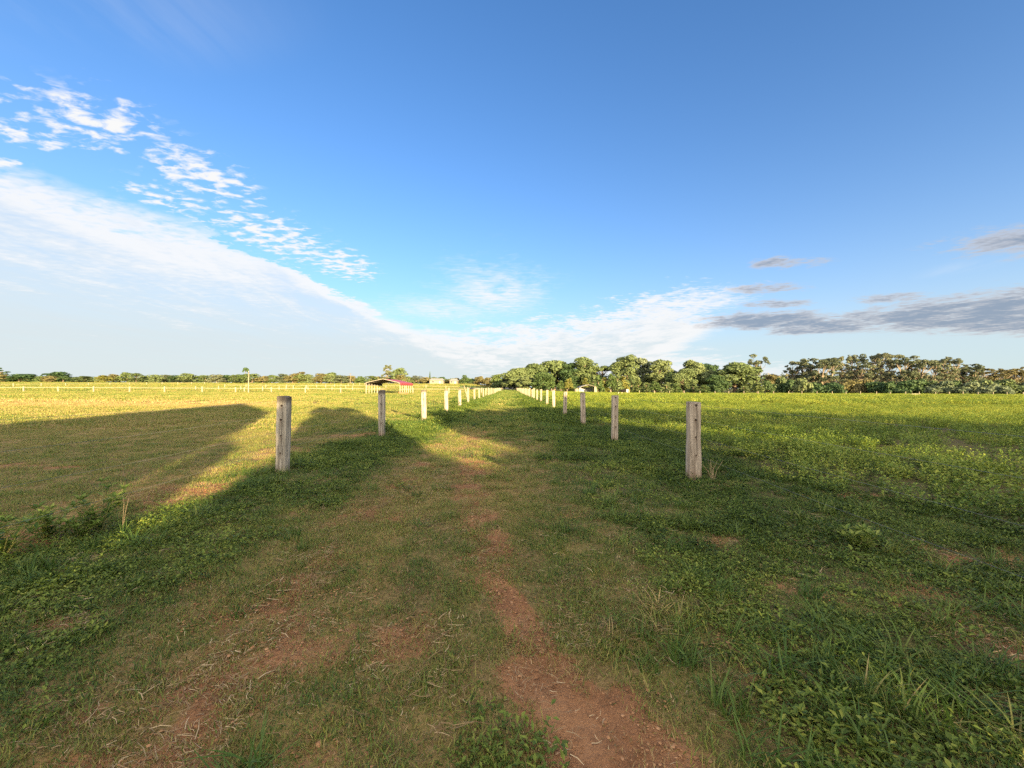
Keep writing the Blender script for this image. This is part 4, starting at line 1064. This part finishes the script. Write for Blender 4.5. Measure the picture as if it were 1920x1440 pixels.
# masses that read as one
def woods(name, label, pts_, crown, n, size, seed):
    r = np.random.default_rng(seed); mb = MB(); mb.quads(crown_cards(r, pts_, n, size))
    tag(mb.build(name, M[crown]), label, None, None, 'stuff')
pts_ = []
for px in np.arange(-160, 960, 9):
    d = rnd.uniform(268, 285); x = at_px(px, d); zz = tz(x, d); hh = rnd.uniform(3.2, 4.6)
    pts_.append((x, d, zz + hh * .45, 3.4, hh * .55))
woods('distant_woods', 'continuous low woodland behind the far tree line on the left', pts_, 'olive', 12000, .7, 77)
pts_ = []
for px in np.arange(1000, 2080, 8):
    d = rnd.uniform(290, 320); x = at_px(px, d); zz = tz(x, d); hh = rnd.uniform(11.5, 14.5) if px > 1180 else 10
    pts_.append((x, d, zz + hh * .5, 4.2, hh * .5))
woods('distant_woods', 'continuous brownish woodland behind the grove on the right', pts_, 'brown', 14000, .9, 78)
pts_ = []
for px in np.arange(1470, 1990, 6):
    d = rnd.uniform(212, 224); x = at_px(px, d); zz = tz(x, d); hh = rnd.uniform(7, 11.5) if px < 1850 else rnd.uniform(6, 8)
    pts_.append((x, d, zz + hh * .48, 2.0, hh * .5))
woods('grove_undergrowth', 'brownish saplings and scrub seen between the trunks of the grove', pts_, 'euc', 12000, .4, 80)
pts_ = []
for px in np.arange(985, 1440, 7):
    d = rnd.uniform(186, 200); x = at_px(px, d); zz = tz(x, d); hh = rnd.uniform(7.5, 11)
    pts_.append((x, d, zz + hh * .48, 3.0, hh * .52))
woods('undergrowth', 'dark undergrowth filling the shade behind the right-hand trees', pts_, 'dark_green', 9000, .5, 79)

# ------------------------------------------------------------------ behind the camera: what throws the evening shadows
RV = np.array([.8944, .4472])
def sp_(a, b): p = RV * a + SH * b; return float(p[0]), float(p[1])
def shadow_house():
    cx, cy = sp_(-6.0, -18.2); rz = math.atan2(RV[1], RV[0])
    e = empty('farmhouse', (cx, cy, 0), rz); tag(e, 'tall weatherboard house with a steep gable standing behind the camera', 'house')
    # local x = a - (-6.0), local y = b + 18.2 (towards the lane); body runs back from y = 0
    Ld = 9.0
    # ridge at a=-5.2 z=8.66 ; right eave a=-2.1 z=6.5 ; left eave a=-10.6 z=5.4
    V = [(-4.3, 0, -.3), (3.75, 0, -.3), (3.75, 0, 6.25), (.8, 0, 8.4), (-4.3, 0, 5.6)]
    V2 = [(x, y - Ld, z) for x, y, z in V]
    mb = MB(); mb.add(V + V2, [(0, 1, 2, 3, 4), (9, 8, 7, 6, 5), (1, 0, 5, 6), (2, 1, 6, 7), (0, 4, 9, 5), (4, 3, 8, 9), (3, 2, 7, 8)]); wl = mb.build('wall', M['cream'], e)
    mb = MB()
    for (p, q_) in (((-4.75, 5.38), (.8, 8.68)), ((.8, 8.68), (3.95, 6.5))):
        a = [(p[0], .35, p[1]), (q_[0], .35, q_[1]), (q_[0], -Ld - .35, q_[1]), (p[0], -Ld - .35, p[1])]
        b = [(x, y, z - .14) for x, y, z in a]
        mb.add(a + b, [(0, 1, 2, 3), (7, 6, 5, 4), (0, 4, 5, 1), (1, 5, 6, 2), (2, 6, 7, 3), (3, 7, 4, 0)])
    rf = mb.build('roof', M['grey_roof'], e)
    mb = MB(); mb.add([(3.8, .3, 4.9), (4.45, .3, 4.5), (4.45, -Ld, 4.5), (3.8, -Ld, 4.9), (3.8, .3, 4.8), (4.45, .3, 4.4), (4.45, -Ld, 4.4), (3.8, -Ld, 4.8)], [(0, 1, 2, 3), (7, 6, 5, 4), (0, 4, 5, 1), (1, 5, 6, 2), (2, 6, 7, 3), (3, 7, 4, 0)]); mb.build('awning', M['grey_roof'], e)
    for (x, z) in ((-2.5, 1.6), (2.2, 1.6), (-1.5, 4.4), (1.8, 4.6)):
        mb = MB(); mb.box((x, .03, z), (1.3, .08, 1.2)); f_ = mb.build('window', M['white_steel'], e)
        mb = MB(); mb.box((x, .085, z), (1.1, .03, 1.0)); mb.build('pane', M['glass'], f_)
    mb = MB(); mb.box((-.2, .03, 1.0), (.95, .08, 2.05)); d_ = mb.build('door', M['grey_roof'], e)
    mb = MB(); mb.box((.15, .1, 1.0), (.05, .06, .12)); mb.build('handle', M['gate'], d_)
shadow_house()
BT = [(.80, -18.4, 7.0, 3.4), (5.7, -18.0, 5.9, 4.4), (8.4, -18.6, 6.2, 4.2), (11.3, -18.4, 6.5, 4.6), (14.6, -18.2, 5.9, 4.4), (17.8, -18.0, 5.3, 4.6), (20.5, -18.2, 4.7, 4.0)]
for i, (a, b, H, W) in enumerate(BT):
    x, y = sp_(a, b)
    tree(x, y, H * (1.03 if i == 3 else 1), W, 'umbrella' if i == 3 else 'round', 'green', 'bark', '%s bushy garden tree from the house, behind the camera' % nth(i), n=9000, size=.30, var=20 + i % 2, group='garden trees behind the camera', rz=i * 1.3)
# clipped hedge below the trees
mb = MB(); r = np.random.default_rng(15); cl = []
for a in np.arange(-.98, 27, .5):
    top = 3.9 + .15 * math.sin(a * 1.7) + .12 * math.sin(a * 4.1) - .65 * (9.9 < a < 12.1) - .04 * max(0, a - 9)
    if a < -.3: top = 3.18 + .85 * (a + 1.5)
    x, y = sp_(a, -17.2)
    for zz in (.5, 1.2, 1.9, top - .65): cl.append((x, y, zz, .62, .62))
for zz in (.5, 1.2, 1.9, 2.5, 2.95): x, y = sp_(-1.25, -17.2); cl.append((x, y, zz, .50, .48)); cl.append((x, y, zz, .45, .45))
for zz in (4.3, 4.8, 5.3):
    for a in (1.35, 1.7): x, y = sp_(a, -17.2); cl.append((x, y, zz, .5, .5)); cl.append((x, y, zz, .45, .45))
for zz in (3.9, 4.3, 4.7, 5.1):
    for a in (-.02, .35): x, y = sp_(a, -17.2); cl.append((x, y, zz, .60, .5)); cl.append((x, y, zz, .55, .5))
e = empty('hedge', (*sp_(12, -17.2), 0)); tag(e, 'tall dense garden hedge running behind the camera', 'hedge')
mb.quads(crown_cards(r, cl, 46000, .17))
hg = mb.build('foliage', M['green'], e); hg.rotation_euler = (0, 0, 0); hg.location = (-e.location.x, -e.location.y, 0)

# ------------------------------------------------------------------ single weeds
def weed(x, y, H, label, n, leafL, seed, mat='weedplant', stemmat='stem', name='weed_plant', lean=.25):
    r = np.random.default_rng(seed); e = empty(name, (x, y, tz(x, y))); tag(e, label, 'weed')
    mbs = MB(); C = []; D = []
    for i in range(n):
        a = r.uniform(0, 6.283); hh = H * r.uniform(.6, 1.05); ln = r.uniform(.1, 1) * lean * H
        top = np.array((math.cos(a) * ln, math.sin(a) * ln, hh)); mid = top * .5 + np.array((r.normal() * .015, r.normal() * .015, .04 * H))
        mbs.tube([(0, 0, -.03), mid, top], [.0045, .003, .0014] if leafL else [.0028, .002, .001], 5)
        for k in range(14):
            f = r.uniform(.15, 1.0); p = mid * (2 * f) if f < .5 else mid + (top - mid) * (2 * f - 1)
            a2 = r.uniform(0, 6.283); C.append(p); D.append(np.array((math.cos(a2), math.sin(a2), r.uniform(-.1, .7))))
        for k in range(5):
            a2 = k * 1.257 + i; C.append(top); D.append(np.array((math.cos(a2), math.sin(a2), .6)))
    mbs.build('stem', M[stemmat], e)
    if leafL:
        V, F = leaf_quadset(r, C, D, leafL, leafL * .38); mb = MB(); mb.add(V, F); mb.build('leaves', M[mat], e)
weed(-4.0, 3.05, .36, 'leafy weed with bright narrow leaves at the left edge of the picture', 16, .075, 1, lean=.7)
weed(-4.08, 3.42, .26, 'bright-tipped leafy weed between the left edge and the tall branching weed', 14, .07, 2, lean=.8)
weed(-3.78, 3.40, .22, 'small bright-tipped weed just left of the tall branching weed', 12, .065, 3, lean=.8)
weed(-3.72, 3.52, .44, 'tall branching weed with drooping leaves beside the left fence line', 11, .075, 4, lean=.5)
weed(-3.62, 3.62, .50, 'bare thin dry weed stalk beside the tall branching weed', 2, 0, 5, 'weedplant', 'dry', lean=.12)
weed(2.95, 3.25, .17, 'dark broad-leaved weed under the lowest wire of the right fence', 9, .075, 6, 'weedplant', lean=.8)
weed(3.02, 5.72, .34, 'tuft of bare dry stems at the foot of the nearest right post', 9, 0, 7, 'weedplant', 'dry', lean=.8, name='dry_tuft')
weed(-3.3, 10.4, .40, 'dark bushy weed clump beside the second left post', 8, .09, 8, 'weedplant', lean=.6)
weed(-3.25, 22.0, .75, 'dark bushy weed clump further along the left fence in the shade edge', 12, .16, 9, 'weedplant', lean=.6)
